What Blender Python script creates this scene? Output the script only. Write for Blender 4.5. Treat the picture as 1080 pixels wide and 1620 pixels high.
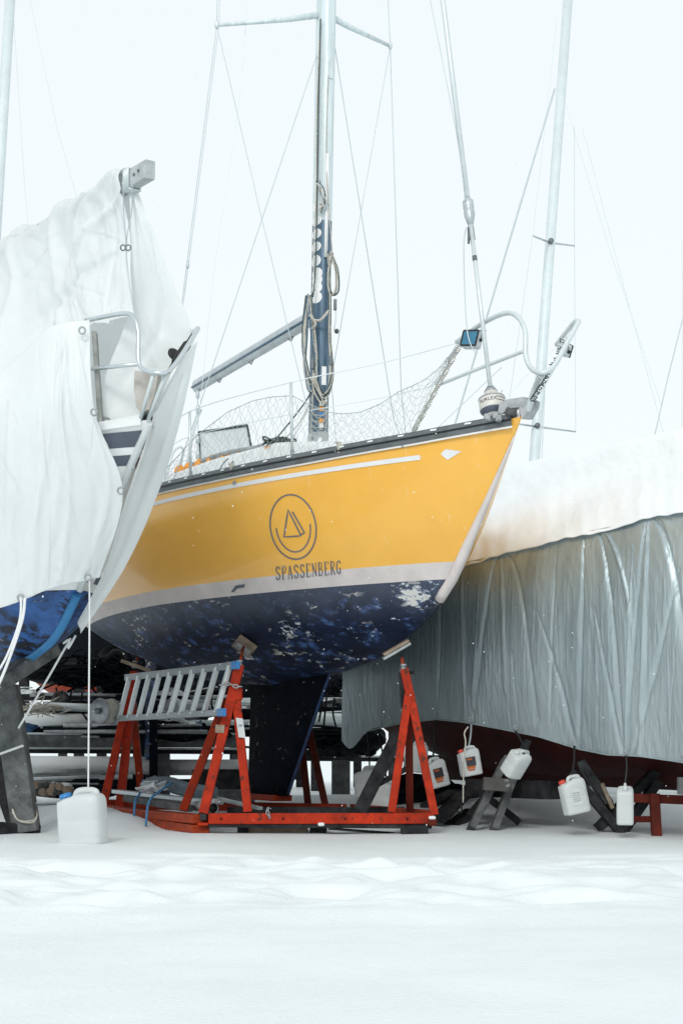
import bpy, bmesh, math, random
import numpy as np
from mathutils import Vector, Matrix
from mathutils.bvhtree import BVHTree
R = math.radians
random.seed(7)
scene = bpy.context.scene
col = scene.collection
for o in list(bpy.data.objects):
    bpy.data.objects.remove(o)

# ------------------------------------------------------------------ camera, sky, sun, exposure
FPX, CX, HY, CAMH = 2450.0, 540.0, 1175.0, 0.75      # focal length / principal column / horizon row of a 1080x1620 frame
cam_d = bpy.data.cameras.new('camera')
cam = bpy.data.objects.new('camera', cam_d)
col.objects.link(cam)
cam.location = (0, 0, CAMH)
cam.rotation_euler = (R(90), 0, 0)
cam_d.sensor_fit = 'VERTICAL'
cam_d.sensor_height = 36
cam_d.lens = FPX / 1620 * 36
cam_d.shift_y = (HY - 810) / 1620
cam_d.clip_start = 0.1
cam_d.clip_end = 2000
scene.camera = cam

SUN_EL, SUN_AZ = 33, 193          # soft light through snow cloud, from high behind the camera
world = bpy.data.worlds.new('World')
scene.world = world
world.use_nodes = True
nt = world.node_tree
nt.nodes.clear()
sky = nt.nodes.new('ShaderNodeTexSky')
sky.sky_type = 'NISHITA'
sky.sun_disc = False
sky.sun_elevation = R(SUN_EL)
sky.sun_rotation = R(SUN_AZ)
sky.air_density = 1.0
sky.dust_density = 3.0
cloud = nt.nodes.new('ShaderNodeMix')
cloud.data_type = 'RGBA'
cloud.inputs[0].default_value = 0.9               # closed snow cloud over the clear sky
cloud.inputs[7].default_value = (9.2, 9.75, 9.9, 1)
bg = nt.nodes.new('ShaderNodeBackground')
bg.inputs[1].default_value = 0.1
wo = nt.nodes.new('ShaderNodeOutputWorld')
nt.links.new(sky.outputs[0], cloud.inputs[6])
nt.links.new(cloud.outputs[2], bg.inputs[0])
nt.links.new(bg.outputs[0], wo.inputs[0])
sun_d = bpy.data.lights.new('sun', 'SUN')
sun_d.energy = 1.1
sun_d.angle = R(14)
sun_d.color = (1.0, 0.98, 0.955)
sun = bpy.data.objects.new('sun', sun_d)
col.objects.link(sun)
sun.rotation_euler = (R(90 - SUN_EL), 0, R(180 - SUN_AZ))
scene.view_settings.view_transform = 'Standard'
scene.view_settings.look = 'None'
scene.view_settings.exposure = 0.10
scene.view_settings.gamma = 1.0

# ------------------------------------------------------------------ helpers
def W(px, py, Y):
    """photo pixel + distance -> world point"""
    return Vector(((px - CX) / FPX * Y, Y, CAMH + (HY - py) / FPX * Y))

def smooth_pts(pts, n=6):
    """Catmull-Rom through the points"""
    pts = [Vector(p) for p in pts]
    out = []
    for i in range(len(pts) - 1):
        p0 = pts[max(i - 1, 0)]; p1 = pts[i]; p2 = pts[i + 1]; p3 = pts[min(i + 2, len(pts) - 1)]
        for k in range(n):
            t = k / n
            out.append(0.5 * ((2 * p1) + (p2 - p0) * t + (2 * p0 - 5 * p1 + 4 * p2 - p3) * t * t + (3 * p1 - p0 - 3 * p2 + p3) * t ** 3))
    out.append(pts[-1])
    return out

def wpos(o):
    v = Vector((0, 0, 0))
    while o is not None:
        v = v + o.location
        o = o.parent
    return v

class MB:
    """collects world-space geometry, then links it as one mesh object"""
    def __init__(s):
        s.v = []; s.f = []; s.sm = []
    def add(s, vs, fs, smooth=False):
        k = len(s.v)
        s.v += [Vector(p) for p in vs]
        for f in fs:
            s.f.append([i + k for i in f]); s.sm.append(smooth)
        return s
    def box(s, c, size, rot=None, bev=0.0):
        c = Vector(c)
        hx, hy, hz = [d / 2 for d in size]
        M = rot if rot is not None else Matrix.Identity(3)
        b = min(bev, hx * .9, hy * .9, hz * .9)
        if b <= 0:
            P = [(x, y, z) for x in (-hx, hx) for y in (-hy, hy) for z in (-hz, hz)]
            F = [(0, 1, 3, 2), (4, 6, 7, 5), (0, 4, 5, 1), (2, 3, 7, 6), (0, 2, 6, 4), (1, 5, 7, 3)]
            return s.add([c + M @ Vector(p) for p in P], F)
        bm = bmesh.new()
        bmesh.ops.create_cube(bm, size=1)
        for v in bm.verts:
            v.co = Vector((v.co.x * 2 * hx, v.co.y * 2 * hy, v.co.z * 2 * hz))
        bmesh.ops.bevel(bm, geom=bm.edges[:], offset=b, segments=2, affect='EDGES', profile=.5)
        bm.verts.index_update()
        s.add([c + M @ v.co for v in bm.verts], [[v.index for v in f.verts] for f in bm.faces])
        bm.free()
        return s
    def beam(s, p, q, w, h, up=(0, 0, 1), bev=0.004, ext=0.0):
        """rectangular bar from p to q; w across, h along 'up'"""
        p = Vector(p); q = Vector(q)
        d = (q - p); L = d.length; d.normalize()
        u = Vector(up)
        x = d.cross(u)
        if x.length < 1e-4: x = d.cross(Vector((0, 1, 0)))
        x.normalize(); u = x.cross(d).normalized()
        M = Matrix((d, x, u)).transposed()
        return s.box((p + q) / 2, (L + 2 * ext, w, h), M, bev)
    def tube(s, pts, r, n=8, cap=True):
        pts = [Vector(p) for p in pts]
        m = len(pts)
        rr = r if isinstance(r, (list, tuple)) else [r] * m
        vs = []; fs = []
        t0 = (pts[1] - pts[0]).normalized()
        ref = Vector((0, 0, 1)) if abs(t0.z) < .9 else Vector((1, 0, 0))
        nx = t0.cross(ref).normalized()
        for i in range(m):
            t = (pts[min(i + 1, m - 1)] - pts[max(i - 1, 0)])
            if t.length < 1e-9: t = t0
            t = t.normalized()
            nx = (nx - t * nx.dot(t))
            if nx.length < 1e-6: nx = t.cross(Vector((0.3, 0.5, 0.8)))
            nx.normalize()
            ny = t.cross(nx)
            for k in range(n):
                a = 2 * math.pi * k / n
                vs.append(pts[i] + (nx * math.cos(a) + ny * math.sin(a)) * rr[i])
        for i in range(m - 1):
            for k in range(n):
                fs.append((i * n + k, i * n + (k + 1) % n, (i + 1) * n + (k + 1) % n, (i + 1) * n + k))
        s.add(vs, fs, True)
        if cap:
            k0 = len(s.v) - len(vs)
            s.f.append([k0 + k for k in range(n)][::-1]); s.sm.append(False)
            s.f.append([k0 + (m - 1) * n + k for k in range(n)]); s.sm.append(False)
        return s
    def lathe(s, base, axis, prof, n=20):
        """prof: list of (r, h) along axis"""
        base = Vector(base); ax = Vector(axis).normalized()
        x = ax.cross(Vector((0.2, 1, 0.1))).normalized(); y = ax.cross(x)
        vs = []; fs = []
        for (r, h) in prof:
            for k in range(n):
                a = 2 * math.pi * k / n
                vs.append(base + ax * h + (x * math.cos(a) + y * math.sin(a)) * max(r, 1e-4))
        for i in range(len(prof) - 1):
            for k in range(n):
                fs.append((i * n + k, i * n + (k + 1) % n, (i + 1) * n + (k + 1) % n, (i + 1) * n + k))
        fs.append([k for k in range(n)][::-1])
        fs.append([(len(prof) - 1) * n + k for k in range(n)])
        return s.add(vs, fs, True)
    def grid(s, G, smooth=True, flip=False):
        """G: rows of points"""
        nr, nc = len(G), len(G[0])
        vs = [p for r in G for p in r]
        fs = []
        for i in range(nr - 1):
            for j in range(nc - 1):
                q = (i * nc + j, i * nc + j + 1, (i + 1) * nc + j + 1, (i + 1) * nc + j)
                fs.append(q[::-1] if flip else q)
        return s.add(vs, fs, smooth)
    def poly_prism(s, P, d):
        """flat polygon P (world points) given thickness vector d"""
        n = len(P); d = Vector(d)
        vs = [Vector(p) for p in P] + [Vector(p) + d for p in P]
        fs = [list(range(n))[::-1], [n + i for i in range(n)]]
        for i in range(n):
            fs.append((i, (i + 1) % n, n + (i + 1) % n, n + i))
        return s.add(vs, fs)
    def build(s, name, mat, parent=None, solid=0.0, sub=0):
        off = wpos(parent) if parent is not None else Vector((0, 0, 0))
        if parent is None and s.v:
            mn = [min(p[i] for p in s.v) for i in range(3)]; mx = [max(p[i] for p in s.v) for i in range(3)]
            off = Vector(((mn[0] + mx[0]) / 2, (mn[1] + mx[1]) / 2, mn[2]))
        me = bpy.data.meshes.new(name)
        me.from_pydata([tuple(p - off) for p in s.v], [], s.f)
        me.polygons.foreach_set('use_smooth', s.sm)
        bm = bmesh.new(); bm.from_mesh(me)
        bmesh.ops.remove_doubles(bm, verts=bm.verts, dist=1e-5)
        bmesh.ops.recalc_face_normals(bm, faces=bm.faces)
        bm.to_mesh(me); bm.free()
        me.materials.append(mat)
        o = bpy.data.objects.new(name, me)
        col.objects.link(o)
        if parent is not None:
            o.parent = parent
        else:
            o.location = off
        if solid:
            m = o.modifiers.new('thickness', 'SOLIDIFY'); m.thickness = solid; m.offset = 0
        if sub:
            m = o.modifiers.new('subdivision', 'SUBSURF'); m.levels = sub; m.render_levels = sub
        return o

def tag(o, label=None, cat=None, group=None, kind=None):
    if label: o['label'] = label
    if cat: o['category'] = cat
    if group: o['group'] = group
    if kind: o['kind'] = kind
    return o

def thing(name, label, cat, loc, group=None):
    o = bpy.data.objects.new(name, None)
    o.empty_display_size = 0.1
    col.objects.link(o)
    o.location = Vector(loc)
    return tag(o, label, cat, group)

def copy_tree(o, parent=None):
    c = o.copy(); col.objects.link(c)
    if parent is not None: c.parent = parent
    for ch in [x for x in bpy.data.objects if x.parent == o]:
        copy_tree(ch, c)
    return c

# ------------------------------------------------------------------ materials
def mat(name, c, rough=.6, metal=0.0, var=.25, scale=6.0, bump=.0, bscale=40.0, spec=.5, c2=None, stretch=(1, 1, 1), coat=0.0, trans=0.0):
    m = bpy.data.materials.new(name); m.use_nodes = True
    t = m.node_tree; N = t.nodes; L = t.links
    b = N['Principled BSDF']
    b.inputs['Roughness'].default_value = rough
    b.inputs['Metallic'].default_value = metal
    b.inputs['Specular IOR Level'].default_value = spec
    if coat: b.inputs['Coat Weight'].default_value = coat
    tc = N.new('ShaderNodeTexCoord'); mp = N.new('ShaderNodeMapping')
    mp.inputs['Scale'].default_value = stretch
    L.new(tc.outputs['Object'], mp.inputs[0])
    nz = N.new('ShaderNodeTexNoise'); nz.inputs['Scale'].default_value = scale; nz.inputs['Detail'].default_value = 8; nz.inputs['Roughness'].default_value = .65
    L.new(mp.outputs[0], nz.inputs['Vector'])
    rp = N.new('ShaderNodeValToRGB')
    if c2 is None:
        c2 = tuple(x * (1 - var) for x in c)
        ch = tuple(min(1, x * (1 + var * .4)) for x in c)
    else:
        ch = c
    rp.color_ramp.elements[0].position = .34; rp.color_ramp.elements[0].color = (*c2, 1)
    rp.color_ramp.elements[1].position = .66; rp.color_ramp.elements[1].color = (*ch, 1)
    L.new(nz.outputs[0], rp.inputs[0])
    L.new(rp.outputs[0], b.inputs['Base Color'])
    if bump:
        n2 = N.new('ShaderNodeTexNoise'); n2.inputs['Scale'].default_value = bscale; n2.inputs['Detail'].default_value = 6
        L.new(mp.outputs[0], n2.inputs['Vector'])
        bp = N.new('ShaderNodeBump'); bp.inputs['Strength'].default_value = bump; bp.inputs['Distance'].default_value = .02
        L.new(n2.outputs[0], bp.inputs['Height']); L.new(bp.outputs[0], b.inputs['Normal'])
    return m

def add_flakes(m, colour, thr, scale, mscale, mthr, stretch=(1, 1, 1), soft=.02, rot=(0, 0, 0)):
    """irregular chips of another colour over a material (flaked paint)"""
    t = m.node_tree; N = t.nodes; L = t.links
    b = N['Principled BSDF']
    src = b.inputs['Base Color'].links[0].from_socket
    tc = N.new('ShaderNodeTexCoord'); mp = N.new('ShaderNodeMapping'); mp.inputs['Scale'].default_value = stretch; mp.inputs['Rotation'].default_value = rot
    L.new(tc.outputs['Object'], mp.inputs[0])
    a = N.new('ShaderNodeTexNoise'); a.inputs['Scale'].default_value = scale; a.inputs['Detail'].default_value = 10; a.inputs['Roughness'].default_value = .7
    k = N.new('ShaderNodeTexNoise'); k.inputs['Scale'].default_value = mscale; k.inputs['Detail'].default_value = 3
    L.new(mp.outputs[0], a.inputs['Vector']); L.new(mp.outputs[0], k.inputs['Vector'])
    r1 = N.new('ShaderNodeMapRange'); r1.inputs[1].default_value = thr; r1.inputs[2].default_value = thr + soft
    r2 = N.new('ShaderNodeMapRange'); r2.inputs[1].default_value = mthr; r2.inputs[2].default_value = mthr + .08
    L.new(a.outputs[0], r1.inputs[0]); L.new(k.outputs[0], r2.inputs[0])
    mu = N.new('ShaderNodeMath'); mu.operation = 'MULTIPLY'
    L.new(r1.outputs[0], mu.inputs[0]); L.new(r2.outputs[0], mu.inputs[1])
    mx = N.new('ShaderNodeMix'); mx.data_type = 'RGBA'
    mx.inputs[7].default_value = (*colour, 1)
    L.new(mu.outputs[0], mx.inputs[0]); L.new(src, mx.inputs[6]); L.new(mx.outputs[2], b.inputs['Base Color'])
    return m

M = {}
M['yellow'] = add_flakes(mat('yellow gelcoat', (1.0, .525, .085), .30, var=.08, scale=1.3, coat=.3, bump=.03, bscale=3), (.98, .64, .26), .575, 9, 2.5, .50, (3.0, 3.0, .8), .12, (0.3, .5, 0))
M['boot'] = add_flakes(mat('chalky boot stripe', (.74, .68, .66), .6, var=.12, scale=4), (.50, .27, .12), .60, 18, 2.2, .50, (1, 1, .6), .08)
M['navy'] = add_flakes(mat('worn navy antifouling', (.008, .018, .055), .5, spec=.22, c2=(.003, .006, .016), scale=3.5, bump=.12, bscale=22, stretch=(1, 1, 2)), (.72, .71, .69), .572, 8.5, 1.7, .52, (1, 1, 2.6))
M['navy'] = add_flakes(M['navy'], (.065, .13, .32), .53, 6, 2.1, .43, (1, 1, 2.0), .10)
M['keel'] = add_flakes(mat('dark keel antifouling', (.005, .008, .014), .85, c2=(.002, .003, .006), scale=5, bump=.3, bscale=30, spec=.06), (.42, .34, .27), .63, 16, 2.2, .48, (1, 1, 1.6))
M['white'] = mat('white paint', (.82, .84, .84), .4, var=.06)
M['white_decal'] = mat('white decal', (.84, .85, .86), .5, var=.05)
M['deck'] = mat('pale deck', (.74, .77, .77), .7, var=.1, bump=.1)
M['logo'] = mat('grey blue decal', (.17, .175, .20), .5, var=.1)
M['alu'] = mat('dull aluminium', (.52, .57, .59), .42, .55, var=.18, scale=5)
M['alu_dark'] = mat('grey aluminium rail', (.16, .18, .19), .5, .4, var=.25, scale=9)
M['steel'] = mat('stainless tube', (.62, .68, .70), .22, .85, var=.1)
M['pale_steel'] = mat('pale weathered tube', (.66, .72, .73), .4, .3, var=.1)
M['mast_paint'] = mat('blue grey mast paint', (.10, .17, .24), .38, .25, var=.35, scale=5, stretch=(6, 6, .7))
M['mast_pale'] = mat('pale anodised mast', (.66, .75, .77), .4, .1, var=.2, scale=4, stretch=(6, 6, .4))
M['far_mast'] = mat('pale distant mast', (.66, .74, .755), .5, .1, var=.08)
M['wire'] = mat('rigging wire', (.56, .63, .65), .5, .4, var=.1)
M['wire_pale'] = mat('pale rigging wire', (.76, .82, .83), .6, .0, var=.05)
M['rope'] = mat('weathered rope', (.52, .50, .44), .85, var=.35, scale=60)
M['rope_dark'] = mat('dark green rope', (.09, .12, .115), .9, spec=.1, var=.4, scale=60)
M['rope_white'] = mat('white rope', (.78, .80, .80), .8, var=.1, scale=60)
M['rope_blue'] = mat('blue rope', (.06, .22, .42), .8, var=.2, scale=60)
M['orange'] = add_flakes(mat('orange red cradle paint', (.52, .034, .007), .55, spec=.18, c2=(.27, .018, .005), scale=7, bump=.08, bscale=25), (.10, .025, .015), .565, 20, 3.5, .45)
M['orange_dark'] = add_flakes(mat('rust red cradle paint', (.33, .030, .005), .6, spec=.15, c2=(.16, .02, .01), scale=7, bump=.08), (.05, .018, .012), .6, 22, 3.5, .5)
M['maroon'] = mat('dark red stand', (.11, .015, .008), .6, spec=.15, var=.4)
M['wood'] = mat('weathered grey wood', (.165, .175, .175), .85, spec=.2, c2=(.055, .06, .063), scale=7, stretch=(1, 1, 1), bump=.4, bscale=30)
M['wood_dark'] = mat('dark wet wood', (.045, .045, .048), .75, c2=(.010, .011, .013), spec=.12, scale=8, bump=.35, bscale=25)
M['wood_red'] = mat('old red painted timber', (.40, .050, .010), .6, spec=.2, c2=(.20, .028, .010), scale=9, stretch=(1, 1, 3), bump=.2)
M['wood_pale'] = mat('pale wood', (.36, .29, .22), .75, c2=(.18, .13, .09), scale=12, bump=.2)
M['black'] = mat('black rubber', (.008, .009, .011), .55, var=.3)
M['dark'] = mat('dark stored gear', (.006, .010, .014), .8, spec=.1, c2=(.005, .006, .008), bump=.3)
M['plastic'] = mat('milky jerrycan plastic', (.80, .83, .83), .38, var=.05, bump=.05, bscale=12)
M['plastic_blue'] = mat('blue plastic', (.03, .20, .50), .4, var=.1)
M['plastic_red'] = mat('red plastic', (.60, .05, .03), .4, var=.1)
M['label_dark'] = mat('dark printed label', (.04, .04, .05), .5, var=.2)
M['label_orange'] = mat('orange print', (.48, .12, .02), .5, var=.15)
M['label_pale'] = mat('pale paper label', (.62, .66, .67), .6, var=.1)
M['blue_hull'] = add_flakes(mat('bright blue antifouling', (.035, .145, .43), .5, c2=(.018, .06, .19), scale=5, bump=.15, bscale=20), (.010, .014, .026), .475, 7, 1.8, .40, (1, 1, 1.6), .04)
M['blue_hull'] = add_flakes(M['blue_hull'], (.38, .40, .38), .62, 14, 3, .45, (1, 1, 1.5), .03)
M['light_blue'] = mat('light blue band', (.035, .22, .48), .5, var=.2)
M['navy_stripe'] = mat('grey blue stripe', (.10, .12, .16), .5, var=.2)
M['tarp_white'] = mat('white tarpaulin', (.90, .94, .945), .40, var=.05, scale=2, bump=.30, bscale=9)
def make_translucent(m, k, colour):
    t = m.node_tree; N = t.nodes; L = t.links
    b = N['Principled BSDF']; out = N['Material Output']
    tr = N.new('ShaderNodeBsdfTranslucent'); tr.inputs[0].default_value = (*colour, 1)
    mx = N.new('ShaderNodeMixShader'); mx.inputs[0].default_value = k
    if b.inputs['Normal'].links: L.new(b.inputs['Normal'].links[0].from_socket, tr.inputs['Normal'])
    L.new(b.outputs[0], mx.inputs[1]); L.new(tr.outputs[0], mx.inputs[2]); L.new(mx.outputs[0], out.inputs[0])
make_translucent(M['tarp_white'], .42, (.96, .97, .97))
M['tarp_grey'] = add_flakes(mat('silver grey tarpaulin', (.45, .53, .55), .36, .28, c2=(.25, .315, .34), scale=1.4, bump=.6, bscale=20, stretch=(1, 1, .2), spec=.6), (.48, .57, .60), .63, 10, 2.6, .5, (2.2, 2.2, .7), .08, (0, .5, 0))
M['red_hull'] = add_flakes(mat('dark red antifouling', (.075, .012, .010), .6, spec=.15, c2=(.035, .008, .008), scale=4, bump=.15), (.45, .38, .35), .67, 14, 2.4, .52, (1, 1, 2.4))
M['glass_blue'] = mat('blue tinted lamp glass', (.02, .18, .30), .08, var=.25, scale=14, spec=.8)
M['grey_plastic'] = mat('pale grey housing', (.50, .55, .56), .5, var=.1)
M['furler'] = mat('cream drum', (.66, .64, .60), .45, var=.1)
M['galv'] = mat('galvanised metal', (.38, .40, .41), .5, .5, var=.3, scale=15)
M['orange_cloth'] = mat('orange pads', (.88, .36, .04), .7, var=.15)
M['green'] = mat('dark evergreen', (.012, .02, .02), .8, var=.5)
M['blue_dark'] = mat('blue fabric', (.02, .08, .20), .7, var=.3)

# ------------------------------------------------------------------ snow ground
rng = np.random.default_rng(5)
def vnoise(x, y, seed=0):
    """smooth value noise on arrays"""
    g = np.random.default_rng(seed).random((256, 256))
    xi = np.floor(x).astype(int); yi = np.floor(y).astype(int)
    fx = x - xi; fy = y - yi
    fx = fx * fx * (3 - 2 * fx); fy = fy * fy * (3 - 2 * fy)
    a = g[xi % 256, yi % 256]; b = g[(xi + 1) % 256, yi % 256]; c = g[xi % 256, (yi + 1) % 256]; d = g[(xi + 1) % 256, (yi + 1) % 256]
    return (a * (1 - fx) + b * fx) * (1 - fy) + (c * (1 - fx) + d * fx) * fy - .5

foot = []
for k in range(210):       # trodden tracks crossing in front of the boats
    t = random.random()
    y = random.choice([9.3, 8.3, 7.4, 9.0]) + random.gauss(0, .28)
    x = random.uniform(-3.2, 1.2) if random.random() < .72 else random.uniform(0, 3.2)
    foot.append((x, y, random.uniform(.10, .34), random.uniform(.08, .20), random.uniform(.014, .040)))
def ground_h(x, y):
    h = .05 * vnoise(x * .35, y * .35, 1) + .035 * vnoise(x * .8 + 9, y * .5, 2)
    near = np.exp(-((y - 8.0) / 1.7) ** 2)
    h = h + near * (.042 * vnoise(x * .7, y * 1.5, 3) + .020 * vnoise(x * 2.4, y * 4.4, 4) + .010 * vnoise(x * 8, y * 10, 6) + .022 * np.abs(vnoise(x * 2.2 + 3, y * 5, 8)))
    h = h + .006 * vnoise(x * 5, y * 3, 7)
    for (fx, fy, rx, ry, dp) in foot:
        q = ((x - fx) / rx) ** 2 + ((y - fy) / ry) ** 2
        m = q < 9
        if m.any():
            h = h - np.where(m, dp * (np.exp(-q) - .30 * np.exp(-((np.sqrt(q) - 1.6) / .45) ** 2)), 0)
    for (yc, am, wd) in ((7.9, .022, .16), (9.0, .018, .14), (6.4, .012, .2)):          # old ruts running across
        yy = y - yc - .25 * vnoise(x * .5, x * 0 + yc, 9) - .04 * x
        h = h - am * np.exp(-(yy / wd) ** 2) * (.6 + .8 * vnoise(x * 1.5, y * 0 + yc, 10)) + am * .3 * np.exp(-((yy - .3) / .12) ** 2)
    # wind drifts against the gear
    for (bx, by, sx, sy, a) in ((-2.35, 14.4, .55, .8, .13), (-3.1, 13.9, 1.0, .8, .12), (-1.9, 13.6, .25, .35, .08), (2.6, 15.6, 2.2, 1.0, .17), (.1, 14.4, .7, .5, .08), (-.2, 17, 3, 1.0, .16)):
        h = h + a * np.exp(-((x - bx) / sx) ** 2 - ((y - by) / sy) ** 2)
    flat = np.clip((60 - y) / 30, 0, 1)
    return h * flat
def build_ground():
    xs = np.concatenate([-np.geomspace(400, 6.2, 22), np.arange(-6, -3.5, .12), np.arange(-3.5, 3.5, .026), np.arange(3.5, 6, .12), np.geomspace(6.2, 400, 22)])
    ys = np.concatenate([-np.geomspace(60, 1.0, 12), np.arange(-.5, 3, .12), np.arange(3, 6.5, .045), np.arange(6.5, 12, .028), np.arange(12, 17, .07), np.arange(17, 30, .3), np.geomspace(30, 900, 30)])
    X, Y = np.meshgrid(xs, ys)
    H = ground_h(X, Y)
    nx, ny = len(xs), len(ys)
    V = np.stack([X.ravel(), Y.ravel(), H.ravel()], 1)
    idx = np.arange(nx * ny).reshape(ny, nx)
    F = np.stack([idx[:-1, :-1].ravel(), idx[:-1, 1:].ravel(), idx[1:, 1:].ravel(), idx[1:, :-1].ravel()], 1)
    me = bpy.data.meshes.new('snow_ground')
    me.vertices.add(len(V)); me.vertices.foreach_set('co', V.astype(np.float32).ravel())
    me.loops.add(F.size); me.loops.foreach_set('vertex_index', F.astype(np.int32).ravel())
    me.polygons.add(len(F)); me.polygons.foreach_set('loop_start', np.arange(0, F.size, 4, dtype=np.int32))
    me.polygons.foreach_set('use_smooth', np.ones(len(F), bool))
    me.update(calc_edges=True); me.validate()
    m = mat('snow', (.765, .815, .825), .75, var=.05, scale=1.2, bump=.35, bscale=45, spec=.25)
    me.materials.append(m)
    M['snow'] = m
    M['snow_top'] = mat('snow on covers', (.82, .855, .875), .8, var=.03, scale=1.5, bump=.15, bscale=18, spec=.2)
    o = bpy.data.objects.new('snow_ground', me); col.objects.link(o)
    tag(o, kind='structure')
    return o
build_ground()
def gz(x, y):
    return float(ground_h(np.array([float(x)]), np.array([float(y)]))[0])
# ------------------------------------------------------------------ hull maths
def flake_patches(m, centres, colour, scale, stretch, base=.74):
    """bare patches of worn paint around given places (object space centre, radius)"""
    t = m.node_tree; N = t.nodes; L = t.links
    b = N['Principled BSDF']; src = b.inputs['Base Color'].links[0].from_socket
    tc = N.new('ShaderNodeTexCoord'); mp = N.new('ShaderNodeMapping'); mp.inputs['Scale'].default_value = stretch
    L.new(tc.outputs['Object'], mp.inputs[0])
    a = N.new('ShaderNodeTexNoise'); a.inputs['Scale'].default_value = scale; a.inputs['Detail'].default_value = 10; a.inputs['Roughness'].default_value = .72
    L.new(mp.outputs[0], a.inputs['Vector'])
    acc = a.outputs[0]
    for c, r, k in centres:
        d = N.new('ShaderNodeVectorMath'); d.operation = 'DISTANCE'; d.inputs[1].default_value = c
        L.new(tc.outputs['Object'], d.inputs[0])
        mr = N.new('ShaderNodeMapRange'); mr.interpolation_type = 'SMOOTHSTEP'
        mr.inputs[1].default_value = 0; mr.inputs[2].default_value = r; mr.inputs[3].default_value = k; mr.inputs[4].default_value = 0
        L.new(d.outputs['Value'], mr.inputs[0])
        ad = N.new('ShaderNodeMath'); L.new(acc, ad.inputs[0]); L.new(mr.outputs[0], ad.inputs[1]); acc = ad.outputs[0]
    r1 = N.new('ShaderNodeMapRange'); r1.inputs[1].default_value = base; r1.inputs[2].default_value = base + .015
    L.new(acc, r1.inputs[0])
    mx = N.new('ShaderNodeMix'); mx.data_type = 'RGBA'; mx.inputs[7].default_value = (*colour, 1)
    L.new(r1.outputs[0], mx.inputs[0]); L.new(src, mx.inputs[6]); L.new(mx.outputs[2], b.inputs['Base Color'])

class Hull:
    def __init__(s, bow, theta, keel, L, bmax, sfull, sheer, e=.95):
        s.B = Vector(bow); th = R(theta)
        s.aft = Vector((-math.sin(th), math.cos(th), 0)); s.stb = Vector((-math.cos(th), -math.sin(th), 0))
        s.keel = keel; s.L = L; s.bmax = bmax; s.sfull = sfull; s.sheer = sheer; s.e = e
        s.ks = np.array([k[0] for k in keel]); s.kz = np.array([k[1] for k in keel])
    def zk(s, a): return float(np.interp(a, s.ks, s.kz))
    def zk_s(s, a):      # a little smoothing of the profile
        return sum(s.zk(max(0, a + d)) * w for d, w in ((-.14, .25), (0, .5), (.14, .25))) if a > .5 else s.zk(a)
    def s0(s, z):
        i = int(np.argmin(s.kz))
        return float(np.interp(z, s.kz[:i + 1][::-1], s.ks[:i + 1][::-1]))
    def zs(s, a): return float(np.interp(a, [p[0] for p in s.sheer], [p[1] for p in s.sheer]))
    def b(s, a):
        a = max(a, 0)
        if a <= s.sfull: return s.bmax * (1 - (1 - a / s.sfull) ** 2) ** s.e
        return s.bmax * (1 - .30 * ((a - s.sfull) / (s.L - s.sfull)) ** 2)
    def y(s, a, z):
        zs, zk = s.zs(a), s.zk_s(a)
        t = min(max((zs - z) / max(zs - zk, 1e-4), 0), 1)
        k = min(a / 4.2, 1)
        p = 1.15 + 1.75 * k; q = .92 - .34 * k
        return s.b(a) * (1 - t ** p) ** q
    def P(s, a, y, z): return Vector((s.B.x, s.B.y, 0)) + s.aft * a + s.stb * y + Vector((0, 0, z))
    def surf(s, a, z, side=1, off=0.0):
        return s.P(a, side * (s.y(a, z) + off), z)
    def band(s, z0, z1, side, nv=60, nr=8):
        """strip of hull between two heights (None = sheer); stations start on the stem"""
        G = []
        for r in range(nr + 1):
            row = []
            for i in range(nv + 1):
                v = (i / nv) ** 1.5
                z = z1; a = 0
                for _ in range(3):
                    top = s.zs(a) if z0 is None else z0
                    z = top + (z1 - top) * r / nr
                    st = s.s0(z)
                    a = st + (s.L - st) * v
                yy = 0 if i == 0 else s.y(a, z)
                row.append(s.P(a, side * yy, z))
            G.append(row)
        return G
    def bottom(s, z0, side, nv=60, nr=18):
        G = []
        st = s.s0(z0)
        for r in range(nr + 1):
            w = (r / nr)
            w = 1 - (1 - w) ** 1.8
            row = []
            for i in range(nv + 1):
                a = st + (s.L - st) * (i / nv) ** 1.4
                zk = s.zk_s(a) if i else z0
                zk = min(zk, z0)
                z = z0 + (zk - z0) * w
                yy = 0 if (i == 0 or r == nr) else s.y(a, z)
                row.append(s.P(a, side * yy, z))
            G.append(row)
        return G
    def transom(s, z0=None):
        P = []
        zs, zk = s.zs(s.L), s.zk_s(s.L)
        n = 14
        for i in range(n + 1):
            z = zs + (zk - zs) * i / n
            P.append(s.P(s.L, s.y(s.L, z), z))
        Q = [s.P(s.L, -s.y(s.L, zs + (zk - zs) * i / n), zs + (zk - zs) * i / n) for i in range(n)][::-1]
        return P + Q

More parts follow.
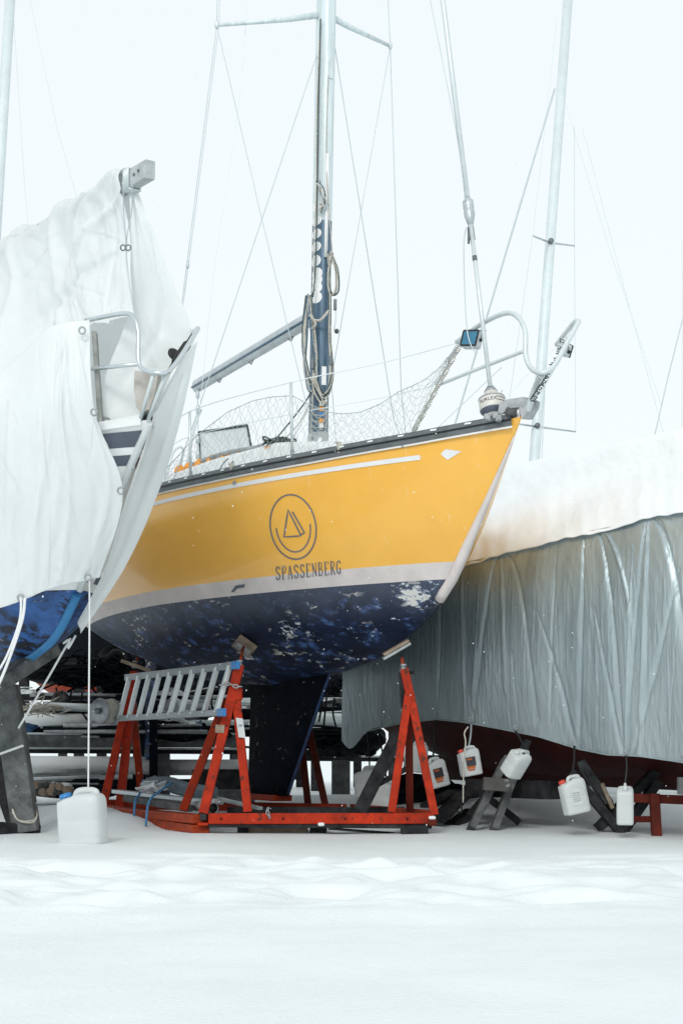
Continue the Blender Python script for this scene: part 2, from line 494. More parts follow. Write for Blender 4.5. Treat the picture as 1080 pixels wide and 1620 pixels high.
def bvh_of(grids):
    vs = []; fs = []
    for G in grids:
        k = len(vs); nr, nc = len(G), len(G[0])
        vs += [p for r in G for p in r]
        for i in range(nr - 1):
            for j in range(nc - 1):
                fs.append((k + i * nc + j, k + i * nc + j + 1, k + (i + 1) * nc + j + 1, k + (i + 1) * nc + j))
    return BVHTree.FromPolygons(vs, fs)
EYE = Vector((0, 0, CAMH))
def hit(bvh, px, py, off=.004):
    d = (W(px, py, 1.0) - EYE).normalized()
    h = bvh.ray_cast(EYE, d)
    if h[0] is None: return None
    n = h[1]
    if n.dot(d) > 0: n = -n
    return h[0] + n * off
def decal_ribbon(mb, bvh, pts, w0, closed=False, off=.004, sub=5):
    """thin raised ribbon laid on a surface along pixel polyline, w0 = width in photo px (float or list)"""
    n = len(pts)
    L = []; Rr = []
    dense = []
    seg = n if closed else n - 1
    for i in range(seg):
        a = pts[i]; b = pts[(i + 1) % n]
        for k in range(sub):
            t = k / sub
            dense.append((a[0] + (b[0] - a[0]) * t, a[1] + (b[1] - a[1]) * t))
    if not closed: dense.append(pts[-1])
    m = len(dense)
    for i in range(m):
        if closed: p, q = dense[(i - 1) % m], dense[(i + 1) % m]
        else: p, q = dense[max(i - 1, 0)], dense[min(i + 1, m - 1)]
        dx, dy = q[0] - p[0], q[1] - p[1]
        l = math.hypot(dx, dy) or 1
        nx, ny = -dy / l * w0 / 2, dx / l * w0 / 2
        a = hit(bvh, dense[i][0] + nx, dense[i][1] + ny, off); b = hit(bvh, dense[i][0] - nx, dense[i][1] - ny, off)
        if a is None or b is None: continue
        L.append(a); Rr.append(b)
    if closed: L.append(L[0]); Rr.append(Rr[0])
    if len(L) > 1: mb.grid([L, Rr], smooth=False)

def bow_axis_pt(h, px, py):
    """point of the centre plane of a hull behind a pixel"""
    k = (px - CX) / FPX
    # B.x + aft.x s = k (B.y + aft.y s)
    a = (h.B.x - k * h.B.y) / (k * h.aft.y - h.aft.x)
    Y = h.B.y + h.aft.y * a
    return a, Y, CAMH + (HY - py) / FPX * Y

# ================================================================== the yellow yacht
BY = 11.4
bowtip = W(825, 661, BY)
keelline = [(0, 3.146), (.463, 2.60), (.96, 2.05), (1.2, 1.87), (1.705, 1.62), (2.245, 1.46), (2.9, 1.377), (4.2, 1.30), (5.5, 1.38), (7.0, 1.66), (8.6, 2.10)]
H1 = Hull(bowtip, 28, keelline, 8.6, 1.42, 5.0, [(0, 3.15), (.8, 3.11), (1.8, 3.085), (3, 3.08), (5, 3.10), (8.6, 3.14)], 1.0)
ZB1, ZB2 = 2.172, 2.045
yacht = thing('sailing_yacht', 'yellow sailing yacht with worn navy bottom and spassenberg lettering, propped up on an orange cradle', 'sailboat', (H1.P(4, 0, 0).x, H1.P(4, 0, 0).y, 0))
gt = [H1.band(None, ZB1, sd) for sd in (1, -1)]
gb = [H1.band(ZB1, ZB2, sd, nr=2) for sd in (1, -1)]
gu = [H1.bottom(ZB2, sd) for sd in (1, -1)]
m = MB()
for g in gt: m.grid(g)
hull = m.build('topsides', M['yellow'], yacht)
m = MB()
for g in gb: m.grid(g)
m.build('boot_stripe', M['boot'], yacht)
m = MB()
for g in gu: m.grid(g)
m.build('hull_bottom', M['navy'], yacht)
MB().add(H1.transom(), [list(range(len(H1.transom())))]).build('transom', M['yellow'], yacht)
bv1 = bvh_of(gt + gb + gu)
def haze_fade(m, z0, z1, colour, k):  # pale haze painted into the base colour, stronger with height, edge broken by noise
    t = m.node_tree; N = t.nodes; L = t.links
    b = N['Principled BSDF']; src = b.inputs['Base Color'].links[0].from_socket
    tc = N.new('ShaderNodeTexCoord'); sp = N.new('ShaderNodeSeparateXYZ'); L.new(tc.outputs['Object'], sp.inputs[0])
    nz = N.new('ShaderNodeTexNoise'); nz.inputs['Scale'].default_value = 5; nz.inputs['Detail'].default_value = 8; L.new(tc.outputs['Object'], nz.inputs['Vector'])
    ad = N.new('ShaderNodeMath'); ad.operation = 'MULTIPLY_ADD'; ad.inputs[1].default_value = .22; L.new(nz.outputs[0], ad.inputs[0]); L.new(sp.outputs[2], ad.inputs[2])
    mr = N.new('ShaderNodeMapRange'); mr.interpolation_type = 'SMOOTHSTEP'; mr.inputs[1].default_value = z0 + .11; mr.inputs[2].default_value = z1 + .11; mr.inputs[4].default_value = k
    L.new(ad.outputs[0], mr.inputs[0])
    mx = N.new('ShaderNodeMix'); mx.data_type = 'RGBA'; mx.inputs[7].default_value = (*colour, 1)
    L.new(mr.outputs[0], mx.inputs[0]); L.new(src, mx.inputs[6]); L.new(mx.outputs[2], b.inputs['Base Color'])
haze_fade(M['navy'], 1.70, 2.04, (.13, .15, .20), .55)  # whitish veil painted over the navy just below the boot stripe
cen = []
for (x, y, r, k) in ((665, 938, .34, .22), (640, 945, .22, .16), (455, 998, .26, .21), (475, 985, .2, .16), (598, 1000, .22, .17), (575, 1008, .18, .16), (625, 978, .12, .18), (352, 958, .16, .15), (432, 957, .14, .17), (482, 950, .16, .16), (524, 948, .12, .14), (545, 990, .16, .15), (600, 955, .16, .16), (325, 1000, .2, .12), (400, 985, .25, .10), (265, 985, .2, .12), (700, 925, .12, .16), (505, 1035, .25, .10), (560, 965, .2, .12)):
    q = hit(bv1, x, y, 0)
    if q: cen.append((tuple(q - yacht.location), r, k))
flake_patches(M['navy'], cen, (.10, .17, .32), 11, (1.2, 1.2, 2.6), .715)
flake_patches(M['navy'], cen, (.74, .73, .71), 11, (1.2, 1.2, 2.6), .745)
# pale rounded stem band
pts = []; rad = []
for z in np.linspace(3.02, 1.90, 24):
    a = H1.s0(float(z)); pts.append(H1.P(a - .008, 0, float(z))); rad.append(.008 + .034 * min(1, (3.02 - z) / .8))
m = MB(); m.tube(pts, rad, 10); m.build('stem_band', M['boot'], yacht)
# cove stripe with its arrow head
m = MB()
row0, row1 = [], []
for i in range(70):
    a = .80 + (6.5 - .80) * i / 69
    row0.append(H1.surf(a, 2.965, 1, .004)); row1.append(H1.surf(a, 2.929, 1, .004))
m.grid([row0, row1])
row0, row1 = [], []
for i in range(40):
    a = .80 + (6.5 - .80) * i / 39
    row0.append(H1.surf(a, 2.965, -1, .004)); row1.append(H1.surf(a, 2.929, -1, .004))
m.grid([row0, row1])
m.build('cove_stripe', M['white_decal'], hull)
m = MB()
P = [hit(bv1, x, y) for (x, y) in ((697, 718), (701, 714), (705, 710.5), (717, 712), (730, 714), (720, 720), (708, 727.5), (702, 723))]
m.add(P, [list(range(8))]); m.build('arrow_decal', M['white_decal'], hull)
m = MB()
P = [hit(bv1, x, y) for (x, y) in ((799, 679), (802, 671), (804, 678))]
m.add(P, [[0, 1, 2]]); m.build('bow_decal', M['white_decal'], hull)
# emblem: ellipse, arc, two sails
m = MB()
def ell(cx, cy, rx, ry, tilt, a0, a1, n):
    out = []
    for i in range(n):
        a = R(a0 + (a1 - a0) * i / (n - 1) if a1 - a0 < 360 else a0 + 360 * i / n)
        x, y = rx * math.cos(a), ry * math.sin(a)
        out.append((cx + x, cy + y + x * tilt))
    return out
def tilt_pts(pts): return pts
decal_ribbon(m, bv1, [(464 + 36 * math.cos(R(a)) + 5.5 * math.sin(R(a)), 833.5 + 51 * math.sin(R(a)) - 2 * math.cos(R(a))) for a in range(0, 360, 10)], 2.3, True, sub=2)
decal_ribbon(m, bv1, [(464 + 27 * math.cos(R(a)) + 4.5 * math.sin(R(a)), 832 + 41 * math.sin(R(a)) - 2 * math.cos(R(a))) for a in range(-2, 182, 10)], 2.1, False, sub=2)
decal_ribbon(m, bv1, [(456, 806), (449.5, 849.5), (476.5, 847.5)], 2.4, True)
decal_ribbon(m, bv1, [(463, 809.5), (482, 843), (474, 846.5)], 2.4, False)
m.build('emblem', M['logo'], hull)
# lettering, narrow roman capitals drawn as thick and thin strokes in a 1x1 cell (y up)
GL = {
 'S': [([(.85, .78), (.80, .93), (.5, 1), (.22, .90), (.15, .74), (.30, .60), (.70, .43), (.87, .26), (.76, .07), (.45, 0), (.2, .06), (.12, .24)], .2)],
 'P': [([(.25, 0), (.25, 1)], .22), ([(.05, 0), (.5, 0)], .08), ([(.1, 1), (.6, 1), (.88, .88), (.9, .68), (.65, .5), (.3, .48)], .14)],
 'A': [([(.1, 0), (.48, 1)], .10), ([(.48, 1), (.88, 0)], .22), ([(.25, .35), (.7, .35)], .08), ([(0, 0), (.24, 0)], .07), ([(.7, 0), (1, 0)], .07)],
 'E': [([(.25, 0), (.25, 1)], .22), ([(.06, 1), (.85, 1), (.87, .82)], .1), ([(.06, 0), (.88, 0), (.92, .2)], .1), ([(.3, .52), (.7, .52)], .1)],
 'N': [([(.15, 0), (.15, 1)], .10), ([(.12, 1), (.85, 0)], .22), ([(.86, 0), (.86, 1)], .10), ([(0, 0), (.32, 0)], .07), ([(.68, 1), (1, 1)], .07)],
 'B': [([(.22, 0), (.22, 1)], .22), ([(.06, 1), (.62, 1), (.80, .86), (.78, .66), (.55, .54), (.3, .53)], .13), ([(.5, .53), (.85, .42), (.92, .22), (.75, .04), (.4, 0), (.05, 0)], .15)],
 'R': [([(.22, 0), (.22, 1)], .22), ([(.04, 1), (.62, 1), (.82, .86), (.80, .66), (.55, .52), (.3, .50)], .13), ([(.45, .5), (.9, 0), (1, 0)], .2), ([(.04, 0), (.44, 0)], .07)],
 'G': [([(.85, .78), (.80, .92), (.5, 1), (.2, .88), (.08, .5), (.2, .12), (.5, 0), (.72, .06), (.78, .14), (.78, .42)], .19), ([(.58, .42), (.95, .42)], .08)],
}
m = MB()
word = 'SPASSENBERG'
x0, x1 = 435.0, 540.5
for i, ch in enumerate(word):
    cw = (x1 - x0) / len(word)
    for st, w in GL[ch]:
        pp = []
        for (u, v) in st:
            px = x0 + (i + .06 + u * .80) * cw
            f = (px - x0) / (x1 - x0)
            base = 917.5 - 10.5 * f; cap = 897 - 10.5 * f
            pp.append((px + (1 - v) * 1.0, base + (cap - base) * v))
        decal_ribbon(m, bv1, pp, max(w * cw, 1.0), False, sub=2)
m.build('lettering', M['logo'], hull)
# chafe mark below the lettering and small through-hull fittings
m = MB()
P = [hit(bv1, x, y) for (x, y) in ((366, 936), (373, 926), (388, 924), (387, 929), (376, 931), (370, 937))]
m.add(P, [list(range(6))]); m.build('rubber_patch', M['navy_stripe'], hull)
for (x, y) in ((371, 764), (637, 705), (820, 701)):
    p = hit(bv1, x, y, 0)
    if p: MB().lathe(p, (p - Vector((-1.5, 17, p.z))), [(.018, -.01), (.018, .01), (.012, .022), (.004, .025)], 10).build('skin_fitting', M['galv'], hull)

# deck, cabin, toe rail
m = MB()
for sd in (1, -1):
    m.grid([[H1.P(a, sd * (H1.b(a) - .005) * k, H1.zs(a) - .012 + .05 * (1 - k)) for a in np.linspace(.02, 8.58, 40)] for k in (1, .6, 0)])
deck = m.build('deck', M['deck'], yacht)
def cab_ring(a, hw, top):
    z0 = H1.zs(a) - .03
    return [H1.P(a, hw * x, z0 + (top - z0) * z) for (x, z) in ((1.08, 0), (1.0, .82), (.93, .94), (.7, 1.0), (0, 1.06), (-.7, 1.0), (-.93, .94), (-1.0, .82), (-1.08, 0))]
m = MB()
m.grid([cab_ring(2.25, .35, 3.14), cab_ring(2.45, .48, 3.36), cab_ring(3.0, .62, 3.44), cab_ring(4.2, .74, 3.47), cab_ring(5.6, .80, 3.47), cab_ring(5.75, .80, 3.10)])
m.build('cabin', M['deck'], yacht)
m = MB()
def rail_row(sd, off, dz): return [H1.P(a, sd * (H1.b(a) + off), H1.zs(a) + dz) for a in np.linspace(.06 if sd > 0 else 2.5, 8.5, 90)]
for sd in (1, -1):
    A, B_, C, D = rail_row(sd, .016, -.055), rail_row(sd, .020, .0), rail_row(sd, .006, .035), rail_row(sd, -.03, .035)
    m.grid([A, B_, C, D, rail_row(sd, -.03, -.02)])
rail = m.build('toe_rail', M['alu_dark'], yacht)
m = MB()
for sd in (1,):
    A = rail_row(sd, .0235, -.018); B_ = rail_row(sd, .0235, -.005)
    m.grid([A, B_])
m.build('rail_groove', M['black'], rail)
for i in range(26):
    a = .38 + i * .27
    for sd in (1,):
        m = MB()
        q = [H1.P(a + d * .07, sd * (H1.b(a + d * .07) + .0235 - .006 * k), H1.zs(a) + z) for (d, z, k) in ((-.35, .010, 0), (.35, .010, 0), (.35, .024, 1), (-.35, .024, 1))]
        m.add(q, [[0, 1, 2, 3]]); m.build('rail_slot', M['white_decal'], rail)
m = MB()
A = [H1.P(a, (H1.b(a) + .012), H1.zs(a) - .056) for a in np.linspace(.06, 8.5, 90)]
B_ = [H1.P(a, (H1.b(a) + .010), H1.zs(a) - .070) for a in np.linspace(.06, 8.5, 90)]
m.grid([A, B_]); m.build('sheer_line', M['white_decal'], yacht)

# fin keel
def foil(root, tip, n=10):
    (a0, a1, z0, t0), (b0, b1, z1, t1) = root, tip
    m = MB()
    rows = []
    for r in range(9):
        k = r / 8
        le = a0 + (b0 - a0) * k; te = a1 + (b1 - a1) * k; z = z0 + (z1 - z0) * k; t = t0 + (t1 - t0) * k
        row = []
        for i in range(2 * n):
            if i < n: u = i / (n - 1); sd = 1
            else: u = 1 - (i - n) / (n - 1); sd = -1
            u2 = u * u
            th = t * (2.9 * math.sqrt(max(u2, 0)) * .55 - .6 * u2 - 1.0 * u2 ** 2 + .06 * u2 ** 3) * .9
            th = max(th, .008)
            row.append(H1.P(le + (te - le) * u2, sd * th, z))
        row.append(row[0])
        rows.append(row)
    m.grid(rows)
    m.add(rows[-1][:-1], [list(range(2 * n))])
    return m
keel = foil((3.02, 4.75, 1.42, .16), (3.93, 4.82, .24, .15)).build('keel', M['keel'], yacht)
m = MB(); m.tube([H1.P(3.02 + (3.93 - 3.02) * k - .002, 0, 1.42 + (.24 - 1.42) * k) for k in np.linspace(0.02, .98, 8)], .016, 6); m.build('keel_edge', mat('blue chipped edge', (.014, .05, .16), .5, c2=(.006, .018, .05), scale=9), keel)
m = MB(); m.box(H1.P(4.4, 0, .215), (.75, .2, .06), Matrix.Rotation(R(118), 3, 'Z'), .01); m.build('keel_shoe', M['orange_dark'], keel)
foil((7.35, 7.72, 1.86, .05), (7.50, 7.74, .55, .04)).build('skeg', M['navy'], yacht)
foil((7.76, 8.12, 1.95, .04), (7.76, 8.14, .26, .035)).build('rudder', M['keel'], yacht)

# mast and rigging
MS = 3.287
mb_ = H1.P(MS, 0, 3.47); mt_ = Vector((W(519, -40, 14.32).x + .10, 14.36, 14.0))
def on_mast(z):
    k = (z - mb_.z) / (mt_.z - mb_.z)
    v = mb_.lerp(mt_, k)
    return v
def mast_ring(z, sc=1.0, n=18):
    c = on_mast(z)
    out = []
    for k in range(n):
        a = 2 * math.pi * k / n
        x = .115 * math.cos(a); y = .080 * math.sin(a)
        x = math.copysign(abs(x / .115) ** .85 * .115, x)
        out.append(c + H1.aft * x * sc + H1.stb * y * sc)
    out.append(out[0])
    return out
m = MB()
m.grid([mast_ring(z) for z in (3.60, 4.2, 4.9, 5.55)]); mast = m.build('mast', M['mast_paint'], yacht)
m = MB()
m.grid([mast_ring(z) for z in (5.55, 7, 9, 11)] + [mast_ring(14, .8)]); m.build('upper_mast', M['mast_pale'], mast)
m = MB(); m.grid([mast_ring(3.44, 1.08), mast_ring(3.60, 1.08), mast_ring(3.605, 1.0)]); 
m.build('mast_foot', M['alu'], mast)
def mast_side(z, ang, off=.003):
    """point on the mast skin; ang 0 = aft, 90 = starboard"""
    a = R(ang); c = on_mast(z)
    return c + H1.aft * (.115 + off) * math.cos(a) + H1.stb * (.080 + off) * math.sin(a)
for z in (3.50, 3.55):
    MB().lathe(mast_side(z, 110, .006), H1.stb, [(.012, 0), (.012, .01), (.006, .014)], 8).build('bolt', M['galv'], mast)
# white stickers down the mast
for i, z in enumerate((5.68, 5.55, 5.43, 5.31, 5.18, 5.06, 5.00, 4.93, 4.84)):
    m = MB()
    c0 = 108 if i < 5 else 118
    r = .048 if i < 4 else .055
    N_ = 12
    m.grid([[mast_side(z + r * q * math.sin(2 * math.pi * k / N_), c0 + 34 * q * math.cos(2 * math.pi * k / N_), .005 + .0012 * (i % 2)) for k in range(N_ + 1)] for q in (.02, .35, .7, 1)], smooth=False)
    m.build('sticker', M['white_decal'], mast)
m = MB()
m.grid([[mast_side(z, a, .02) for z in (5.20, 5.6, 6.15)] for a in (158, 166, 176)]); m.build('track_cover', M['white_decal'], mast, solid=.01)
m = MB()
m.grid([[mast_side(z, a, .006) for z in (4.03, 4.20)] for a in (158, 172, 188)]); m.build('mast_label', M['white_decal'], mast)
for z, mm in ((3.86, 'white_decal'), (3.81, 'orange_cloth'), (3.76, 'plastic_blue'), (3.70, 'orange_cloth'), (3.66, 'white_decal')):
    m = MB(); m.grid([[mast_side(z + d, a, .006) for d in (-.022, .022)] for a in (148, 160, 174)]); m.build('sticker', M[mm], mast)
m = MB(); m.grid([[mast_side(z, a, .008) for z in (6.85, 7.02)] for a in (170, 184, 198)]); m.build('mast_label', M['pale_steel'], mast)
# spreaders
ZSP = 7.47
for (px, py, Y) in ((343, 40, 14.0), (617, 73, 14.88)):
    m = MB(); tip = W(px, py, Y)
    m.tube([on_mast(ZSP + .02), on_mast(ZSP).lerp(tip, .35), tip], [.032, .026, .016], 8)
    sp = m.build('spreader', M['mast_pale'], mast)
    MB().lathe(tip - Vector((0, 0, .03)), (0, 0, 1), [(.012, 0), (.022, .02), (.022, .05), (.01, .07)], 8).build('spreader_end', M['pale_steel'], sp)
SL, SR = W(343, 40, 14.0), W(617, 73, 14.88)
MT = on_mast(13.8)
def wire(name, P, r=.0045, mm='wire', parent=yacht):
    m = MB(); m.tube(P, r, 5, cap=False); return m.build(name, M[mm], parent)
chS = H1.P(3.45, H1.b(3.45) - .08, 3.1); chP = H1.P(3.45, -H1.b(3.45) + .08, 3.1)
wire('shroud', [W(347, -200, 14.1), SL, W(283, 520, 14.0), H1.P(3.9, 1.27, 3.12)])
wire('shroud', [W(352, -200, 14.1), SL + Vector((.02, 0, 0)), W(297, 430, 14.0), H1.P(4.05, 1.28, 3.12)], .0035)
wire('shroud', [on_mast(7.36), W(310, 660, 14.0), H1.P(3.75, 1.25, 3.12)], .0045)
wire('shroud', [on_mast(7.36) + Vector((.06, .05, 0)), W(622, 660, 14.5), chP], .0045)
wire('shroud', [W(604, -200, 14.9), SR, W(634, 610, 14.75), H1.P(3.7, -1.25, 3.12)], .0045)
wire('flag_halyard', [SL, W(415, 350, 14.0), W(487, 650, 13.9), H1.P(3.2, .35, 3.42)], .0035)
wire('flag_halyard', [SR, W(570, 340, 14.6), W(524, 600, 14.4), H1.P(3.2, -.15, 3.45)], .0035)
wire('flag_halyard', smooth_pts([W(396, -60, 14.2), W(378, 160, 14.1), W(340, 420, 14.0), W(322, 590, 14), W(312, 690, 14.0)]), .0028, 'wire_pale')
MB().lathe(W(297, 420, 14) - Vector((0, 0, .03)), (0, 0, 1), [(.008, 0), (.016, .02), (.016, .05), (.006, .07)], 8).build('shackle', M['wire'], yacht)
# forestay with furling gear
f0, f1, f2 = W(775, 612, 11.62), W(741, 330, 11.98), W(700, 0, 12.37)
fdir = (f2 - f1).normalized()
m = MB(); m.tube([f0, f1], .017, 10); m.tube([f1, f2, f2 + fdir * 6], .021, 10)
fs_ = m.build('forestay', M['pale_steel'], yacht)
m = MB(); m.lathe(f1 - fdir * .09, fdir, [(.022, -.05), (.035, 0), (.042, .03), (.042, .075), (.037, .085), (.043, .095), (.043, .15), (.03, .165), (.02, .19)], 16)
m.build('halyard_swivel', M['alu'], fs_)
m = MB(); m.beam(f1 - fdir * .15, f1 - fdir * .27, .035, .03); m.tube([f1 - fdir * .16 + Vector((-.02, 0, 0)), f1 - fdir * .30 + Vector((-.035, -.01, 0))], .01, 6); m.build('swivel_shackle', M['alu_dark'], fs_)
m = MB(); m.lathe(f1.lerp(f0, .30), fdir, [(.019, 0), (.019, .04)], 10); m.build('foil_joint', M['alu_dark'], fs_)
wire('spare_halyard', smooth_pts([W(680, 0, 12.3), W(722, 215, 12.1), W(735, 318, 11.95)]), .0035)
wire('spare_halyard', smooth_pts([W(737, 360, 11.9), W(733, 395, 11.9), W(738, 520, 11.75), W(752, 560, 11.7)]), .0045)
dr = W(778, 638, 11.62); ax = (f1 - f0).normalized()
m = MB(); m.lathe(dr - ax * .06, ax, [(.03, -.075), (.05, -.06), (.098, 0), (.10, .012), (.10, .095), (.094, .105), (.055, .11), (.052, .15), (.042, .155)], 26)
dru = m.build('furling_drum', M['furler'], fs_)
m = MB(); m.lathe(dr - ax * .06, ax, [(.053, .149), (.05, .16), (.02, .205), (.012, .21)], 16); m.build('drum_cap', M['galv'], dru)
m = MB(); m.lathe(dr - ax * .06, ax, [(.04, -.07), (.097, -.004), (.0985, .002)], 26); m.build('drum_base', M['navy_stripe'], dru)
m = MB(); m.lathe(dr - ax * .06, ax, [(.1015, .088), (.1025, .092), (.1015, .097)], 26); m.build('drum_rim', M['galv'], dru)
def text_on(word, place, mm, parent, name='lettering'):
    c = bpy.data.curves.new('t', 'FONT'); c.body = word; c.size = 1; c.align_x = 'CENTER'; c.align_y = 'CENTER'
    o = bpy.data.objects.new('t', c); col.objects.link(o)
    bpy.context.view_layer.update()
    me = bpy.data.meshes.new_from_object(o)
    mb = MB(); mb.add([place(v.co.x, v.co.y) for v in me.vertices], [list(p.vertices) for p in me.polygons])
    bpy.data.objects.remove(o); bpy.data.meshes.remove(me)
    return mb.build(name, M[mm], parent)
xx = ax.cross(Vector((0, 1, 0))).normalized(); yy = (Vector((0, 1, 0)) - ax * ax.y).normalized()
def drum_pt(u, v):
    a = (u * .043 - .045) / .1015
    return dr - ax * .06 + ax * (.055 + v * .036) - (xx * math.sin(-a) + yy * math.cos(a)) * .1018
sgn = xx.x
def drum_pt2(u, v):
    q = u if sgn > 0 else -u
    a = (q * .043 - math.copysign(.045, sgn)) / .1015
    return dr - ax * .06 + ax * (.055 + v * .036) + (xx * math.sin(a) - yy * math.cos(a)) * .1018
text_on('FURLEX', drum_pt2, 'label_dark', dru)
for dz in (.045, .07):
    m = MB(); m.tube([dr - ax * .06 + ax * dz + (xx * math.sin(a) * math.copysign(1, sgn) - yy * math.cos(a)) * .101 for a in np.linspace(.25, 1.2, 8)], .0022, 4); m.build('drum_print', M['label_dark'], dru)
wire('furling_pin', [dr - ax * .12, H1.P(.22, 0, 3.12)], .014, 'galv')
# boom
g0 = on_mast(4.72) + H1.aft * .10; g1 = W(311, 611, 17.0)
m = MB()
d = (g1 - g0).normalized(); sx = d.cross(Vector((0, 0, 1))).normalized(); uz = sx.cross(d)
def boom_ring(c): return [c + sx * .055 * math.cos(2 * math.pi * k / 14) + uz * .075 * math.sin(2 * math.pi * k / 14) for k in range(15)]
m.grid([boom_ring(g0), boom_ring(g0.lerp(g1, .5)), boom_ring(g1)]); boom = m.build('boom', M['alu'], yacht)
m = MB(); m.add(boom_ring(g1)[:-1], [list(range(14))]); m.add(boom_ring(g0)[:-1], [list(range(14))]); m.build('boom_end', M['wood_pale'], boom)
m = MB(); m.tube([g0 + sx * .056 + uz * .01, g1 + sx * .056 + uz * .01], .012, 5); m.tube([g0 - sx * .056 - uz * .02, g1 - sx * .056 - uz * .02], .012, 5); m.build('boom_groove', M['mast_paint'], boom)
for k in (.18, .5, .78):
    m = MB(); c = g0.lerp(g1, k) - uz * .075; m.tube([c - d * .05, c - uz * .03, c + d * .05], .008, 5); m.build('boom_eye', M['galv'], boom)
wire('gooseneck', [on_mast(4.72), g0], .03, 'alu_dark')
# mainsheet tackle
P = [W(313, 612 + i * 12, 17.0 - i * .12) for i in range(11)]
m = MB(); m.tube(P, .006, 5)
for i in (1, 3, 7, 9): m.lathe(P[i], (0, 0, 1), [(.008, -.05), (.022, -.03), (.022, .03), (.008, .05)], 8)
m.build('mainsheet', M['wire'], yacht)
# rope coils on the mast
def coil(P, r, mm, name='rope_coil'):
    m = MB(); m.tube(smooth_pts(P, 8), r, 6); return m.build(name, M[mm], mast)
Ym = 14.16
for i in range(7):
    j = lambda s=3: random.uniform(-s, s)
    coil([W(486 + j(), 470 + j(), Ym), W(482 + j(4), 530 + j(), Ym), W(483 + j(4), 580 + j(8), Ym), W(492 + j(4), 612 + j(8), Ym), W(500 + j(2), 585 + j(8), Ym), W(495 + j(), 530 + j(), Ym), W(490 + j(), 468 + j(), Ym)], .010, ('rope', 'rope_dark', 'mast_paint')[i % 3])
for i in range(5):
    j = lambda s=3: random.uniform(-s, s)
    coil([W(523 + j(), 405 + j(), Ym), W(531 + j(3), 425 + j(), Ym), W(533 + j(3), 455 + j(5), Ym), W(524 + j(2), 470 + j(6), Ym), W(520 + j(2), 440 + j(), Ym), W(524 + j(), 403 + j(), Ym)], .008, ('rope', 'rope_dark')[i % 2])
for i in range(6):
    j = lambda s=2: random.uniform(-s, s)
    coil([W(520 + j(), 400 + j(), Ym), W(522 + j(), 470, Ym), W(522 + j(), 540, Ym), W(524 + j(4), 600 + j(14), Ym), W(514 + j(5), 628 + j(12), Ym - .02), W(500 + j(4), 612 + j(9), Ym - .02), W(496 + j(), 590 + j(6), Ym)], .0075, ('rope', 'rope', 'rope_dark')[i % 3])
coil([W(492, 505, Ym), W(505, 507, Ym - .05), W(513, 500, Ym - .06), W(519, 492, Ym)], .012, 'rope')
coil([W(490, 498, Ym), W(499, 512, Ym - .05), W(493, 520, Ym)], .012, 'rope')
coil([W(497, 590, Ym), W(494, 640, Ym), W(491, 690, Ym), W(495, 703, Ym), W(512, 703, Ym), W(515, 690, Ym), W(517, 620, Ym)], .006, 'rope')
for i in range(8):
    coil([W(492, 645 + i * 5, Ym - .02), W(503, 650 + i * 5 + (6 if i % 2 else -3), Ym - .04), W(516, 646 + i * 5, Ym - .02)], .0035, 'rope', 'lashing')
coil([W(519, 120, 14.2), W(516, 240, 14.2), W(520, 330, Ym), W(526, 404, Ym)], .006, 'rope', 'halyard')
coil([W(507, 30, 14.2), W(504, 150, 14.2), W(502, 290, Ym), W(499, 420, Ym), W(495, 470, Ym)], .008, 'rope_dark', 'halyard')
coil([W(505, 60, 14.2), W(501, 180, 14.2), W(500, 300, Ym), W(496, 400, Ym), W(498, 460, Ym)], .007, 'rope', 'halyard')
for i in range(14):
    j = lambda s=4: random.uniform(-s, s)
    coil([W(503 + j(), 290 + j(6), Ym), W(509 + j(), 305 + j(8), Ym - .03), W(515 + j(), 318 + j(8), Ym - .02), W(508 + j(), 330 + j(8), Ym)], .005, ('rope', 'rope_dark', 'wire')[i % 3], 'lashing')
coil([W(530, 485, Ym), W(531, 505, Ym), W(528, 522, Ym)], .005, 'wire', 'lashing')
MB().lathe(W(532, 524, Ym), (1, 0, 0), [(.004, -.02), (.022, -.01), (.022, .015), (.004, .024)], 10).build('winch_handle', M['rope_dark'], mast)
for (px, py, sz) in ((530, 482, .05), (523, 570, .04), (494, 575, .05)):
    MB().box(W(px, py, Ym - .01), (.03, .03, sz * 2), None, .006).build('cleat', M['alu_dark'], mast)
coil([W(497, 610, Ym), W(480, 640, Ym), W(440, 690, Ym - .3), W(422, 705, Ym - .4)], .007, 'rope_dark', 'halyard')
coil([W(498, 618, Ym), W(476, 665, Ym), W(445, 700, Ym - .3)], .006, 'rope', 'halyard')

# pulpit
def tubing(name, pts, r=.0175, mm='pale_steel', parent=None, n=6):
    m = MB(); m.tube(smooth_pts(pts, n), r, 10); return m.build(name, M[mm], parent or yacht)
pul = tubing('pulpit', [W(722, 541, 12.15), W(757, 515, 11.9), W(797, 496, 11.6), W(818, 501, 11.48), W(830, 524, 11.4), W(831, 562, 11.34), W(840, 583, 11.28), W(857, 590, 11.2), W(875, 580, 11.22), W(893, 548, 11.28), (W(912, 514, 11.36)), W(914, 508, 11.42), W(906, 512, 11.52), W(880, 545, 11.9)], .019)
tubing('pulpit_rail', [W(832, 554, 11.36), W(765, 580, 11.7), W(698, 607, 12.1)], .0145, parent=pul)
tubing('pulpit_leg', [W(725, 543, 12.15), W(690, 607, 12.13), W(650, 690, 12.1)], .0165, parent=pul)
tubing('pulpit_leg', [W(833, 652, 11.5), W(846, 615, 11.4), W(856, 592, 11.22)], .026, 'pale_steel', parent=pul)
tubing('pulpit_leg', [W(838, 640, 11.55), W(870, 590, 11.6), W(898, 535, 11.7)], .016, parent=pul)
m = MB()
